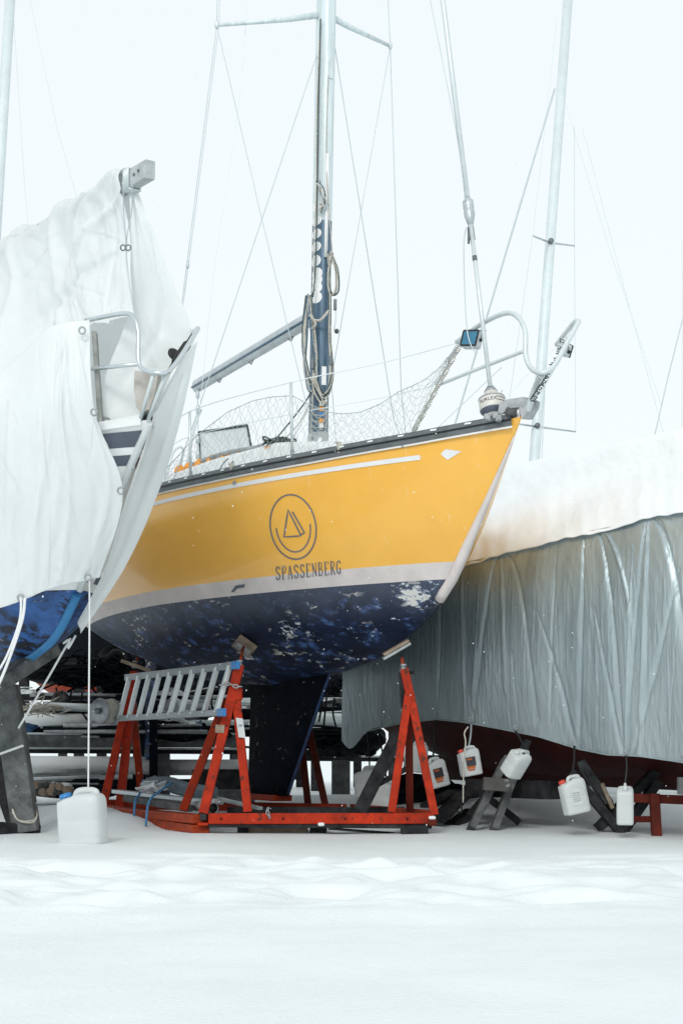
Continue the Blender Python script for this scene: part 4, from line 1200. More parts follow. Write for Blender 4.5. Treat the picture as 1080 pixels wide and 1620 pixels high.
p2 = MB(); p2.tube(smooth_pts([W(136, 507, 10.66), W(195, 496, 10.42), W(212, 503, 10.36), W(219, 525, 10.33), W(219, 565, 10.3), W(225, 583, 10.27), W(243, 589, 10.2), W(262, 590, 10.2), W(274, 580, 10.24), W(290, 558, 10.3), W(311, 524, 10.4), W(312, 520, 10.5), W(302, 528, 10.8), W(285, 548, 11.2)], 6), .0155, 10)
p2 = p2.build('pulpit', M['steel'], b2)
m = MB(); m.tube([W(139, 584, 10.6), W(219, 576, 10.32)], .0145, 8); m.build('pulpit_rail', M['steel'], p2)
for (a, b) in (((243, 592, 10.22), (221, 668, 10.45)), ((262, 592, 10.22), (235, 664, 10.4)), ((296, 548, 10.4), (244, 650, 10.4))):
    m = MB(); m.tube([W(*a), W(*b)], .014, 8); m.build('pulpit_leg', M['pale_steel'], p2)
m = MB(); m.beam(W(228, 586, 10.26), W(262, 590, 10.22), .02, .03); m.build('navigation_light_bar', M['pale_steel'], p2)
# black running gear strapped on the port pulpit rail
m = MB()
m.tube(smooth_pts([W(306, 530, 10.5), W(294, 548, 10.5), W(278, 572, 10.5), W(263, 598, 10.5)]), [.018] * 5 + [.03] * 8 + [.02] * 6, 8)
m.build('anchor_bracket', M['black'], p2)
m = MB(); m.lathe(W(276, 560, 10.6), (.7, -1, .5), [(.02, -.01), (.045, -.01), (.048, 0), (.035, .01)], 20); m.build('lamp_plate', M['black'], p2)
for y0 in (700, 740, 640): MB().lathe(W(253 - (y0 - 640) * .42, y0, 10.55), (0.3, -1, 0), [(.012, 0), (.012, .012), (.004, .014)], 8).build('rivet', M['galv'], b2t)
# wooden ridge frame
RZ = lambda a: 4.60 + .055 * a
fr = thing('ridge_pole', 'weathered timber ridge pole sticking out above the white tarpaulin', 'timber', H2.P(0, 0, 4.5))
m = MB(); m.beam(H2.P(.0, 0, 4.60), H2.P(6.8, 0, RZ(6.8) - .02), .075, .125, bev=.006); pole_ = m.build('pole', mat('pale bleached timber', (.52, .56, .56), .85, c2=(.34, .38, .385), scale=9, bump=.35, bscale=40), fr)
for (dx, dz) in ((.17, .0), (.10, .004)):
    MB().lathe(H2.P(dx, .038, 4.61 + dz), H2.stb, [(.010, 0), (.010, .008), (.004, .010)], 8).build('bolt', M['alu_dark'], pole_)
m = MB()
for k in range(5): m.tube([H2.P(.25 + k * .018, .045, 4.54), H2.P(.25 + k * .018, .045, 4.68), H2.P(.25 + k * .018, -.045, 4.68), H2.P(.25 + k * .018, -.045, 4.54), H2.P(.25 + k * .018, .045, 4.54)], .009, 5)
m.build('lashing', M['pale_steel'], pole_)
m = MB(); m.beam(W(150, 526, 10.62), W(160, 672, 10.62), .085, .03, bev=.003); tag(m.build('wooden_prop', mat('grey prop wood', (.36, .37, .35), .85, c2=(.2, .21, .2), scale=9, bump=.3)), 'grey wooden prop standing upright on the white bow deck inside the pulpit', 'timber')
m = MB(); P = [W(x, y, 10.5) for (x, y) in ((213, 586), (250, 592), (244, 628), (236, 648), (222, 652), (216, 645), (212, 615))]; m.poly_prism(P, (0.02, .05, 0)); tag(m.build('wooden_board', mat('bleached board', (.56, .54, .50), .85, c2=(.40, .38, .35), scale=6, bump=.3)), 'short pale wooden board under the front of the bow pulpit', 'timber')
MB

def cloth(name, label, G, mm, nu, nv, amp=.02, folds=(), seed=1, parent=None, wr=1.0, group=None):
    """G: coarse grid of control points (rows x cols), smoothed; folds: (u0,v0,u1,v1,width,amp) ridge lines"""
    rows = [smooth_pts(r, 8) for r in G]
    ncol = len(rows[0])
    colsm = [smooth_pts([r[j] for r in rows], 8) for j in range(ncol)]
    nr = len(colsm[0])
    A = np.array([[list(colsm[j][i]) for j in range(ncol)] for i in range(nr)])     # nr x ncol x 3
    ui = np.linspace(0, ncol - 1, nu); vi = np.linspace(0, nr - 1, nv)
    U, V = np.meshgrid(ui, vi)
    i0 = np.clip(V.astype(int), 0, nr - 2); j0 = np.clip(U.astype(int), 0, ncol - 2)
    fv = (V - i0)[..., None]; fu = (U - j0)[..., None]
    Pn = (A[i0, j0] * (1 - fu) + A[i0, j0 + 1] * fu) * (1 - fv) + (A[i0 + 1, j0] * (1 - fu) + A[i0 + 1, j0 + 1] * fu) * fv
    du = np.gradient(Pn, axis=1); dv = np.gradient(Pn, axis=0)
    Nn = np.cross(du, dv); Nn /= np.linalg.norm(Nn, axis=2, keepdims=True) + 1e-9
    u = U / (ncol - 1); v = V / (nr - 1)
    wx = np.linalg.norm(Pn[:, -1] - Pn[:, 0], axis=1).mean(); wy = np.linalg.norm(Pn[-1] - Pn[0], axis=1).mean()
    su, sv = u * wx, v * wy
    D = amp * wr * (vnoise(su * 1.3 + seed, sv * .9, seed) + .6 * vnoise(su * 3.2 + sv * .8, sv * 1.4 - su, seed + 1) + .28 * vnoise(su * 8 + sv * 3, sv * 5 - su * 3, seed + 2) + .22 * np.abs(vnoise(su * 6 - sv * 5, sv * 4 + su * 2, seed + 3)) * 2)
    for (u0, v0, u1, v1, w_, a_) in folds:
        k = np.clip(((u - u0) * (u1 - u0) * wx * wx + (v - v0) * (v1 - v0) * wy * wy) / (((u1 - u0) * wx) ** 2 + ((v1 - v0) * wy) ** 2 + 1e-9), 0, 1)
        dd = np.hypot((u - (u0 + (u1 - u0) * k)) * wx, (v - (v0 + (v1 - v0) * k)) * wy)
        sgn_ = np.sign((u - (u0 + (u1 - u0) * k)))
        ww = w_ * (.35 + 1.0 * k)
        D = D + a_ * np.exp(-(dd / ww) ** 2) * (.4 + .6 * np.sin(math.pi * np.clip(k, .08, .92)))
    D = D * np.clip(v * 9, 0, 1)
    Pn = Pn + Nn * D[..., None]
    m = MB(); m.grid([[Vector(p) for p in r] for r in Pn.tolist()])
    o = m.build(name, M[mm], parent)
    o.modifiers.new('thickness', 'SOLIDIFY').thickness = .004
    if label: tag(o, label, 'tarpaulin', group)
    return o
def creases(n, seed, amp=.008, du=.25):
    q = random.Random(seed); out = []
    for _ in range(n):
        u, v = q.random(), q.random()
        out.append((u, v, u + q.uniform(-du, du), v + q.uniform(.05, .4), q.uniform(.006, .016), q.choice((-1, 1)) * q.uniform(.35, 1) * amp))
    return out
S2 = lambda a, y, z: H2.P(a, y, z)
# upper sheet, starboard slope then port slope, hung over the ridge
ridge = [S2(a, 0, RZ(a) + .085) for a in (.33, 1.2, 2.8, 4.6, 6.8)]
sb = [W(214, 500, 10.55), W(140, 520, 10.75), W(60, 570, 11.2), S2(4.4, 1.22, 3.35), S2(6.8, 1.3, 3.3)]
def sag(a, b, k, d): 
    p = a.lerp(b, k); return p + Vector((0, 0, -d))
roof = cloth('upper_tarpaulin', 'upper white tarpaulin draped over the timber ridge pole like a tent', [ridge, [r + H2.stb * .06 + Vector((0, 0, -.06)) for r in ridge], [sag(a, b, .33, .05) for a, b in zip(ridge, sb)], [sag(a, b, .68, .08) for a, b in zip(ridge, sb)], sb], 'tarp_white', 220, 130, .045,
    [(.02, .02, .30, .75, .05, .05), (.04, .1, .16, 1, .05, -.05), (.25, 0, .42, .8, .07, .05), (.12, .05, .5, .9, .05, -.04), (.4, .1, .6, 1, .08, .05), (0.0, .35, .3, .5, .05, .03), (.1, .6, .6, .75, .06, -.04)] + creases(46, 4, .012), 11)
pb = [W(308, 540, 10.85), W(300, 545, 11.6), W(285, 552, 12.3), S2(4.4, -1.22, 3.35), S2(6.8, -1.3, 3.3)]
cloth('port_flap', None, [ridge, [sag(a, b, .5, .04) for a, b in zip(ridge, pb)], pb], 'tarp_white', 60, 40, .02, [], 14, roof)
cloth('front_flap', None, [[H2.P(.35, .015, 4.63), H2.P(.38, -.06, 4.60)], [W(206, 330, 10.64), W(228, 330, 10.66)], [W(206, 420, 10.64), W(263, 420, 10.68)], [W(198, 510, 10.66), W(306, 535, 10.72)], [W(165, 600, 10.68), W(285, 610, 10.72)], [W(150, 688, 10.68), W(250, 690, 10.72)]], 'tarp_white', 60, 90, .03, [(.3, 0, .6, .6, .03, .02), (.4, 0, .3, .7, .03, .015), (.8, .3, .2, .9, .02, .012), (.2, .5, .9, .9, .02, .012)], 17, roof)
def tie(name, label, P, r, mm='wire'):
    m = MB(); m.tube(smooth_pts(P, 5), r, 5); return tag(m.build(name, M[mm]), label, 'rope')
tie('tie_rope', 'thin tie rope hanging from the end of the timber ridge pole', [W(206, 296, 10.2), W(209, 285, 10.15), W(209, 330, 10.3), W(200, 385, 10.4), W(204, 440, 10.45), W(213, 500, 10.3)], .004)
tie('tie_rope', 'second strand of tie rope joining at the ring under the ridge pole', [W(195, 290, 10.2), W(196, 340, 10.3), W(200, 388, 10.4)], .004)
m = MB()
for x in (195, 203): m.tube([W(x + 4 * math.cos(a), 392 + 4.5 * math.sin(a), 10.38) for a in np.linspace(0, 6.283, 12)], .005, 5)
tag(m.build('rope_ring', M['alu_dark']), 'pair of small metal rings on the tie rope below the ridge pole', 'ring')
# lower starboard skirt
top = [W(142, 506, 10.55), W(75, 520, 10.6), W(0, 590, 10.95), W(-120, 640, 11.6), W(-300, 650, 12.4)]
mid1 = [W(150, 650, 10.5), W(78, 660, 10.5), W(0, 690, 10.75), W(-120, 720, 11.4), W(-300, 740, 12.2)]
mid2 = [W(195, 780, 10.62), W(90, 790, 10.6), W(0, 810, 10.75), W(-120, 830, 11.3), W(-300, 850, 12.1)]
bot = [W(158, 914, 10.95), W(85, 930, 10.85), W(0, 962, 10.95), W(-120, 985, 11.4), W(-300, 1010, 12.2)]
sk = cloth('side_tarpaulin', 'lower white tarpaulin hanging from the pulpit over the starboard side of the blue boat', [top, mid1, mid2, bot], 'tarp_white', 240, 190, .018,
    [(.14, .05, .30, .95, .05, .014), (.17, .04, .22, .95, .035, .02), (.15, .05, .10, .9, .04, -.014), (.15, .06, .4, .9, .05, .014), (.30, .3, .36, 1, .05, .014), (.02, .3, .12, 1, .05, .014), (.45, .2, .47, 1, .06, .018), (.2, .1, .25, .5, .03, -.014)] + creases(60, 8, .008, .10) + [(.285, .03, .275, .97, .006, .010), (.62, .03, .61, .97, .006, .010)], 23)
for (x, y, Y) in ((131, 524, 10.5), (150, 653, 10.45), (192, 777, 10.58), (140, 914, 10.85), (34, 946, 10.85)):
    m = MB(); c = W(x, y, Y); m.tube([c + Vector((.021 * math.cos(a), -.02, .023 * math.sin(a))) for a in np.linspace(0, 6.283, 14)], .007, 6); m.build('eyelet', M['galv'], sk)
lft = [W(262, 592, 10.4), W(230, 700, 10.5), W(198, 790, 10.78), W(166, 900, 11.12), W(124, 984, 11.6)]
rgt = [W(312, 540, 10.5), W(281, 680, 10.72), W(246, 790, 11.0), W(196, 900, 11.32), W(128, 1003, 11.75)]
mdl = [W((CX + FPX * ((a + b) / 2).x / ((a + b) / 2).y), HY - ((a + b) / 2 - Vector((0, 0, CAMH))).z * FPX / ((a + b) / 2).y, ((a + b) / 2).y + .03) for a, b in zip(lft, rgt)]
sk2 = cloth('bow_tarpaulin', 'white tarpaulin wrapped over the far side of the bow in front of the yellow hull', [[a, c, b] for a, c, b in zip(lft, mdl, rgt)], 'tarp_white', 40, 90, .012, [(.2, 0, .3, 1, .04, .02), (.7, .1, .6, 1, .05, .02)], 31)
tie('anchor_rope', 'white rope running straight down from the tarpaulin to the large jerrycan', [W(142, 905, 10.9), W(142, 985, 11.0), W(141, 1120, 11.2), W(140, 1258, 11.33)], .0065, 'rope_white')
tie('side_rope', 'double white rope hanging from the tarpaulin eyelet at the left edge', [W(40, 946, 10.83), W(36, 980, 10.8), W(18, 1035, 10.8), (W(0, 1080, 10.8)), W(-20, 1120, 10.8)], .011, 'rope_white')
tie('side_rope', 'twin strand of white rope beside the blue hull at the left edge', [W(34, 946, 10.83), W(31, 985, 10.8), W(8, 1045, 10.8), W(-20, 1085, 10.8)], .009, 'rope_white')
tie('bow_rope', 'white rope slanting from under the bow tarpaulin down to the wooden shore', [W(112, 1010, 11.9), W(75, 1075, 12.1), W(30, 1152, 12.3)], .009, 'rope_white')
tie('bow_rope', 'short knotted rope end under the tip of the bow tarpaulin', [W(100, 1018, 11.9), W(110, 1012, 11.9), W(108, 1026, 11.9), W(120, 1005, 11.9)], .010, 'rope_white')

# wooden shores under the blue boat
sh = thing('timber_shore', 'grey timber shore leaning up to the blue hull at the left edge', 'boat support', W(30, 1310, 12.6))
m = MB(); m.beam(W(9, 1085, 12.55), W(43, 1316, 12.55), .20, .19, up=(0, 1, 0), bev=.012); m.build('post', M['wood'], sh)
m = MB(); m.beam(W(83, 1025, 12.4), W(-60, 1118, 11.8), .20, .11, bev=.012); m.build('cross_head', M['wood'], sh)
m = MB(); m.beam(W(-60, 1306, 12.3), W(58, 1314, 12.65), .2, .10, bev=.012); m.build('sole_plate', M['wood_dark'], sh)
m = MB(); m.tube([W(0, 1193, 12.38), W(36, 1180, 12.38), W(38, 1181, 12.6)], .010, 5); m.build('binding', M['rope_white'], sh)
m = MB()
for k in range(2): m.tube(smooth_pts([W(20, 1280 + k * 4, 12.45), W(30, 1298, 12.42), W(52, 1301 - k * 3, 12.45), W(59, 1290, 12.5), W(55, 1278 + k * 6, 12.6)]), .007, 5)
m.build('rope_binding', M['rope'], sh)
m = MB(); m.beam(W(-30, 1130, 13.0), W(30, 1305, 13.0), .17, .12, up=(0, 1, 0), bev=.01); tag(m.build('timber_brace', M['wood_dark']), 'dark timber brace behind the grey shore at the left edge', 'boat support')

# ================================================================== right boat under the grey tarpaulin
th3 = 24
k3 = [(0, 1.75), (.5, 1.4), (1.0, 1.0), (1.8, .62), (3.2, .44), (5, .40), (7, .46), (9, .8)]
B3 = Vector((4.40, 9.65, 2.2))
H3 = Hull(B3, th3, k3, 8.6, 1.10, 6.0, [(0, 1.75), (9, 1.75)], 1.0)
b3 = thing('red_bottomed_boat', 'dark red bottomed boat wrapped in a grey tarpaulin at the right edge', 'boat', (H3.P(4, 0, 0).x, H3.P(4, 0, 0).y, 0))
m = MB()
for sd in (1, -1): m.grid(H3.bottom(1.15, sd))
m.build('hull_bottom', M['red_hull'], b3)
m = MB()
for sd in (1, -1): m.grid(H3.band(None, 1.15, sd))
m.add(H3.transom(), [list(range(len(H3.transom())))])
m.build('topsides', M['white'], b3)
m = MB(); m.beam(W(745, 1246, 14.2), W(880, 1250, 13.4), .16, .16); m.build('keel_timber', M['wood_dark'], b3)
foil_z = 0
mk = MB()
ka = np.linspace(2.0, 8.2, 24)
mk.grid([[H3.P(a, w_, z) for a in ka] for (w_, z) in ((.42, .62), (.22, .46), (.14, .36), (.0, .345), (-.14, .36), (-.22, .46), (-.42, .62))])
mk.build('long_keel', M['red_hull'], b3)
# cover: side sheet hung from the gunwale
def YT(px): return float(np.interp(px, [545, 640, 745, 850, 950, 1080, 1250, 1500, 1800], [16.2, 14.9, 13.7, 12.9, 12.3, 11.5, 10.6, 9.6, 8.6]))
tp = [(540, 905), (560, 905), (600, 904), (660, 902), (745, 888), (800, 874), (880, 852), (940, 838), (985, 830), (1030, 815), (1080, 808), (1250, 780), (1500, 730), (1800, 680)]
bt = [(541, 1172), (556, 1184), (583, 1156), (630, 1145), (690, 1138), (730, 1142), (790, 1153), (850, 1165), (915, 1185), (960, 1194), (1010, 1196), (1080, 1206), (1250, 1235), (1500, 1290), (1800, 1340)]
us = [541, 556, 583, 610, 640, 670, 700, 730, 760, 790, 820, 850, 885, 915, 950, 985, 1010, 1045, 1080, 1140, 1250, 1400, 1600, 1800]
def itp(T, x): return float(np.interp(x, [t[0] for t in T], [t[1] for t in T]))
# the sheet's columns run parallel, so each is vertical in space
R0 = [W(x, itp(tp, x), YT(x) + .02) for x in us]
def bulge(x, k, d):
    y = itp(tp, x) * (1 - k) + itp(bt, x) * k
    return W(x, y, YT(x) - d)
G3 = [R0, [bulge(x, .10, .05) for x in us], [bulge(x, .35, .09) for x in us], [bulge(x, .7, .05) for x in us], [W(x, itp(bt, x), YT(x) + .06) for x in us]]
def uu(px): return float(np.interp(px, us, np.linspace(0, 1, len(us))))
folds = [(uu(790), .0, uu(745), .98, .05, .05), (uu(790), .0, uu(800), .8, .05, -.035), (uu(800), .0, uu(850), .9, .06, .05), (uu(925), .0, uu(915), 1, .045, .055), (uu(945), .02, uu(985), .95, .05, .06), (uu(950), .02, uu(1000), .6, .04, -.045),
         (uu(1028), .0, uu(990), 1, .045, .07), (uu(1028), .0, uu(1010), .98, .04, -.04), (uu(1030), .0, uu(1078), .6, .05, .06), (uu(1035), .0, uu(1120), .9, .06, .05), (uu(1000), .25, uu(988), 1.0, .035, -.05), (uu(940), .5, uu(985), 1.0, .04, .04), (uu(1075), .4, uu(1000), 1.0, .05, .04),
         (uu(700), .15, uu(690), 1, .04, .035), (uu(730), .1, uu(735), 1, .03, -.03), (uu(650), .1, uu(640), 1, .03, .03), (uu(610), .2, uu(605), 1, .03, .03), (uu(580), .2, uu(575), 1, .03, -.03), (uu(880), .1, uu(870), .9, .03, .025), (uu(850), .5, uu(915), 1.0, .05, .03), (uu(760), .3, uu(745), 1, .025, -.03), (uu(1120), 0, uu(1100), 1, .05, .06)]
rr_ = random.Random(3)
for k in range(150):
    x = rr_.uniform(560, 1100); folds.append((uu(x), rr_.uniform(0, .5), uu(x + rr_.uniform(-14, 14)), rr_.uniform(.6, 1), rr_.uniform(.006, .018), rr_.choice((-1, 1)) * rr_.uniform(.004, .013)))
cov = cloth('side_sheet', 'silver grey tarpaulin hanging in folds over the red bottomed boat at the right', G3, 'tarp_grey', 560, 190, .016, [(a, b, c, d, e * .6, f * .5) for (a, b, c, d, e, f) in folds] + creases(70, 12, .010, .02), 41)
m = MB(); m.tube([W(x, itp(bt, x), YT(x) + .045) for x in range(583, 1400, 9)], .007, 5); m.build('hem', M['tarp_grey'], cov)
for x in (650, 688, 745, 815, 908, 990, 1075):
    m = MB(); c = W(x, itp(bt, x) - 7, YT(x) - .01); m.tube([c + Vector((.016 * math.cos(a), 0, .016 * math.sin(a))) for a in np.linspace(0, 6.283, 12)], .005, 5); m.build('eyelet', M['galv'], cov)
# snow covered top of the cover
ridge3 = [W(700, 772, 18.2), W(810, 746, 16.6), W(880, 732, 15.6), W(980, 712, 14.4), W(1080, 690, 13.4), W(1300, 640, 12.2), W(1600, 560, 11.2), W(1800, 500, 10.5)]
edge3 = [R0[4] + Vector((-.1, .3, 0)), R0[8], R0[10], R0[13], R0[16], R0[18], R0[20], R0[22]]
def up(p, d): return p + Vector((0, -.02, d))
midr = [a.lerp(b, .5) + Vector((0, 0, .10)) for a, b in zip(edge3, ridge3)]
far3 = [r + Vector((1.5, .9, -1.0)) for r in ridge3]
rows_top = [[up(p, .012) for p in edge3], midr, ridge3, far3]
# dense resample of the side sheet's top edge so snow meets the tarp
xs_ = list(np.linspace(640, 1160, 40)) + list(np.linspace(1200, 1800, 8))
edge3 = [W(x, itp(tp, x) + 2 + 2.5 * math.sin(x * .045) * math.sin(x * .017 + 1) + 2 * math.sin(x * .13) ** 2, YT(x) - .05 - .01 * math.sin(x * .09)) for x in xs_]
rx = [(640, 788, 19), (700, 772, 18.2), (810, 746, 16.6), (880, 732, 15.6), (980, 712, 14.4), (1080, 690, 13.4), (1300, 640, 12.2), (1600, 560, 11.2), (1800, 500, 10.5)]
ridge3 = [W(x, float(np.interp(x, [q[0] for q in rx], [q[1] for q in rx])), float(np.interp(x, [q[0] for q in rx], [q[2] for q in rx]))) for x in xs_]
midr = [a.lerp(b, .5) + Vector((0, 0, .10)) for a, b in zip(edge3, ridge3)]
far3 = [r + Vector((1.5, .9, -1.0)) for r in ridge3]
sn = cloth('snow_layer', None, [edge3, midr, ridge3, far3], 'snow_top', 260, 90, .020, [], 51, cov)
# support trestles under the red boat
def plank(name, label, p, q, w, h_, mm, cat='timber', up_=(0, 1, 0)):
    m = MB(); m.beam(p, q, w, h_, up_, .008); return tag(m.build(name, M[mm]), label, cat)
tr = thing('wooden_trestle', 'splayed grey plank trestle with a snow flecked block under the red hull', 'boat support', W(775, 1315, 13.3))
for (a, b, mm) in (((800, 1200, 13.5), (744, 1312, 13.25), 'wood'), ((832, 1175, 13.6), (780, 1314, 13.25), 'wood'), ((742, 1290, 13.8), (790, 1235, 13.8), 'wood_dark'), ((775, 1265, 13.8), (820, 1300, 13.7), 'wood_dark')):
    m = MB(); m.beam(W(*a), W(*b), .06, .15, (0, 1, 0), .006); m.build('plank', M[mm], tr)
m = MB(); m.box(W(785, 1241, 13.2), (.23, .12, .11), Matrix.Rotation(R(4), 3, 'Y'), .008); m.build('block', add_flakes(mat('flecked block', (.09, .09, .085), .8, var=.4), (.6, .62, .62), .57, 22, 3, .42), tr)
tr2 = thing('wooden_trestle', 'dark crossed plank trestle beside the long white jerrycan under the red hull', 'boat support', W(965, 1318, 12.7))
for (a, b, mm) in (((905, 1225, 13.0), (985, 1322, 12.75), 'wood_dark'), ((1062, 1195, 13.0), (945, 1310, 12.9), 'wood_dark'), ((1040, 1235, 12.9), (980, 1322, 12.9), 'wood_dark'), ((920, 1210, 13.2), (965, 1276, 12.95), 'wood')):
    m = MB(); m.beam(W(*a), W(*b), .07, .17, (0, 1, 0), .006); m.build('plank', M[mm], tr2)
m = MB(); m.beam(W(951, 1240, 12.85), W(968, 1280, 12.8), .03, .09, (0, 1, 0), .004); m.build('splintered_board', M['wood_pale'], tr2)
tr3 = thing('steel_trestle', 'rust red steel trestle with a long rail under the red hull at the right edge', 'boat support', W(1035, 1322, 12.3))
m = MB(); m.beam(W(1034, 1256, 12.3), W(1038, 1326, 12.25), .075, .075, (0, 1, 0)); m.build('post', M['maroon'], tr3)
m = MB(); m.beam(W(1000, 1262, 12.4), W(1180, 1270, 12.1), .08, .07); m.build('rail', M['maroon'], tr3)
m = MB(); m.beam(W(1005, 1296, 12.5), W(1034, 1296, 12.35), .05, .05); m.build('brace', M['maroon'], tr3)
m = MB(); m.box(W(1105, 1243, 12.6), (.34, .1, .14), None, .006); tag(m.build('white_board', add_flakes(mat('rusty white board', (.62, .66, .67), .6), (.12, .02, .015), .6, 14, 3, .45)), 'white board with rusty stains at the right edge under the tarpaulin', 'board')
# jerrycan weights tied to the tarpaulin
gj = 'jerrycans hanging as weights on the grey tarpaulin'
def hang(label, px, py, Y, w, d_, h_, rot, cap, lab, ropex, ropey, short, mm='black'):
    t = jerrycan('jerrycan', label, W(px, py, Y), w, d_, h_, rot, cap, gj, lab)
    hp = W(px, py, Y) + rot @ Vector((w * .1, 0, h_ * 1.02))
    m = MB(); m.tube(smooth_pts([W(ropex, ropey, YT(ropex) - .0), (W(ropex, ropey, YT(ropex)) + hp) / 2 + Vector((.004, -.02, 0)), hp]), .009, 5); 
    tag(m.build('hanging_strap', M[mm]), 'strap holding the ' + short, 'strap', 'straps holding the jerrycans')
    return t
hang('white jerrycan with dark and orange label and red cap, near the upright stand', 746, 1227, 13.3, .175, .15, .245, RX(16, 0, -10), 'plastic_red', 'dark', 745, 1146, 'jerrycan with the orange label', 'wire')
hang('blank crumpled jerrycan hanging tilted above the plank trestle', 806, 1225, 12.85, .165, .15, .24, RX(40, 24, 28), 'plastic', None, 815, 1157, 'blank crumpled jerrycan')
hang('white jerrycan with a paper label and red cap, hanging tilted', 913, 1287, 12.3, .20, .16, .295, RX(12, 0, -12), 'plastic_red', 'paper', 908, 1180, 'jerrycan with the paper label')
hang('long narrow jerrycan hanging straight on a black strap', 988, 1305, 11.95, .145, .13, .315, RX(80, 0, 0), 'plastic', None, 990, 1196, 'long narrow jerrycan')
hang('jerrycan with a dark label behind the right leg of the orange stand', 693, 1246, 13.8, .20, .17, .26, RX(30, 0, -14), 'black', 'dark', 688, 1140, 'jerrycan right of the stand leg')
hang('jerrycan half hidden between the legs of the orange stand', 655, 1222, 14.2, .20, .17, .28, RX(10, 0, 6), 'plastic', None, 650, 1143, 'jerrycan between the stand legs')
hang('pale jerrycan hanging lowest on the left end of the grey tarpaulin', 583, 1262, 15.4, .26, .2, .30, RX(-14, 0, -3), 'black', None, 581, 1158, 'jerrycan at the left end of the tarpaulin')
hang('snowy jerrycan standing on the ground behind the leaning dark timber', 604, 1281, 15.0, .22, .2, .28, RX(-20, 0, 5), 'plastic', None, 598, 1155, 'snowy jerrycan on the ground')
m = MB(); m.tube(smooth_pts([W(740, 1150, 13.2), W(734, 1160, 13.15), W(736, 1175, 13.1), W(733, 1215, 13.1), W(732, 1270, 13.1)]), .007, 5)
tag(m.build('loose_rope', M['rope']), 'loose rope end hanging down past the jerrycan with orange label', 'rope')
# leaning timbers behind the right stand
plank('leaning_timber', 'dark timber leaning left behind the orange stand with rope frayed on it', W(628, 1165, 13.9), W(568, 1285, 13.6), .12, .10, 'wood_dark')
plank('leaning_timber', 'thin dark bar crossing the leaning timber', W(594, 1243, 13.7), W(650, 1212, 13.9), .05, .04, 'wood_dark')
for i, (a, b) in enumerate((((690, 1300), (735, 1255)), ((700, 1290), (724, 1262)), ((712, 1308), (748, 1282)), ((676, 1275), (720, 1252)))):
    plank('dark_plank', ('longest', 'shortest', 'lowest', 'topmost')[i] + ' dark plank of the heap on the snow right of the orange stand', W(a[0], a[1], 13.7 + .1 * i), W(b[0], b[1], 14.3 + .1 * i), .16, .04, 'wood_dark', up_=(0, 0, 1))
m = MB(); m.tube(smooth_pts([W(722, 1268, 13.7), W(729, 1276, 13.65), W(729, 1285, 13.65), W(722, 1283, 13.7)]), .008, 5); tag(m.build('black_strap', M['black']), 'small loop of black strap on the dark planks', 'strap')
# ================================================================== stored gear and boats behind
# long timber racks
def rack_beam(label, p, q, w, h_, mm='wood', snow=True):
    t = thing('rack_beam', label, 'timber', (p + q) / 2, 'timber beams of the storage rack')
    m = MB(); m.beam(p, q, w, h_, bev=.008); b = m.build('beam', M[mm], t)
    if snow:
        m = MB(); m.beam(p + Vector((0, 0, h_ / 2 + .012)), q + Vector((0, 0, h_ / 2 + .012)), w * .92, .026, bev=.01); m.build('snow_cap', M['snow'], t)
    return t
rack_beam('grey rack beam across the left behind the cradle', W(-40, 1172, 18.5), W(385, 1173, 18.5), .22, .15)
rack_beam('thin dark rack beam under the grey one on the left', W(-40, 1188, 18.8), W(385, 1190, 18.8), .16, .05, 'wood_dark')
rack_beam('snow topped rack beam right of the keel', W(400, 1187, 18.8), W(570, 1189, 18.6), .22, .14, 'wood_dark')
rack_beam('thin rack beam low behind the keel on the right', W(400, 1200, 19.3), W(640, 1202, 19.3), .16, .05, 'wood_dark')
def post(label, px, y0, y1, Y, w, mm='wood'):
    m = MB(); m.beam(W(px, y0, Y), W(px, y1, Y), w, w, (0, 1, 0), .008); return tag(m.build('rack_post', M[mm]), label, 'post')
post('square grey rack post right of the keel', 539, 1203, 1290, 18.4, .22)
post('grey rack post behind the ladder', 259, 1192, 1275, 18.2, .14)
post('dark worn rack post left of the ladder', 243, 1108, 1262, 18.0, .09, 'keel')
post('dark post under the gear far left', 176, 1062, 1160, 19.5, .17, 'dark')
# stored masts and spars
def spar(label, p, q, r, mm, n=10, kind='stored_mast'):
    m = MB(); m.tube([p, p.lerp(q, .5), q], r, n); return tag(m.build(kind, M[mm]), label, 'mast', 'masts laid on the storage racks')
rs = random.Random(9)
spar('thick white stored mast at ladder height on the left', W(28, 1138, 18.6), W(180, 1141, 18.6), .085, 'white')
spar('white stored mast just under the ladder', W(150, 1148, 18.9), W(400, 1146, 18.9), .06, 'far_mast')
spar('pale stored mast behind the ladder rungs', W(225, 1116, 19.4), W(420, 1112, 19.4), .07, 'far_mast')
spar('grey stored mast left, resting high on the rack', W(70, 1117, 18.3), W(190, 1122, 18.3), .05, 'alu')
spar('long pale mast seen right of the keel', W(440, 1138, 19.4), W(560, 1140, 19.4), .09, 'far_mast')
spar('lower pale mast seen right of the keel', W(440, 1154, 19.2), W(560, 1156, 19.2), .05, 'alu')
spar('long white mast low behind the cradle, left', W(20, 1210, 18.2), W(240, 1211, 18.2), .11, 'white')
spar('white mast low behind the cradle, middle', W(262, 1214, 18.6), W(395, 1214, 18.6), .10, 'white')
for i in range(9):
    y = 1232 + rs.uniform(-8, 14); x0 = rs.uniform(10, 60)
    spar(('thin aluminium tube in the low pile behind the shore', 'thin grey tube in the low pile, slightly tilted', 'dark tube in the low pile behind the jerrycan')[i % 3], W(x0, y, 17.5 + rs.uniform(-.6, .6)), W(x0 + rs.uniform(120, 190), y + rs.uniform(-6, 8), 17.5 + rs.uniform(-.6, .6)), rs.uniform(.015, .03), ('alu', 'galv', 'dark')[i % 3], 7)
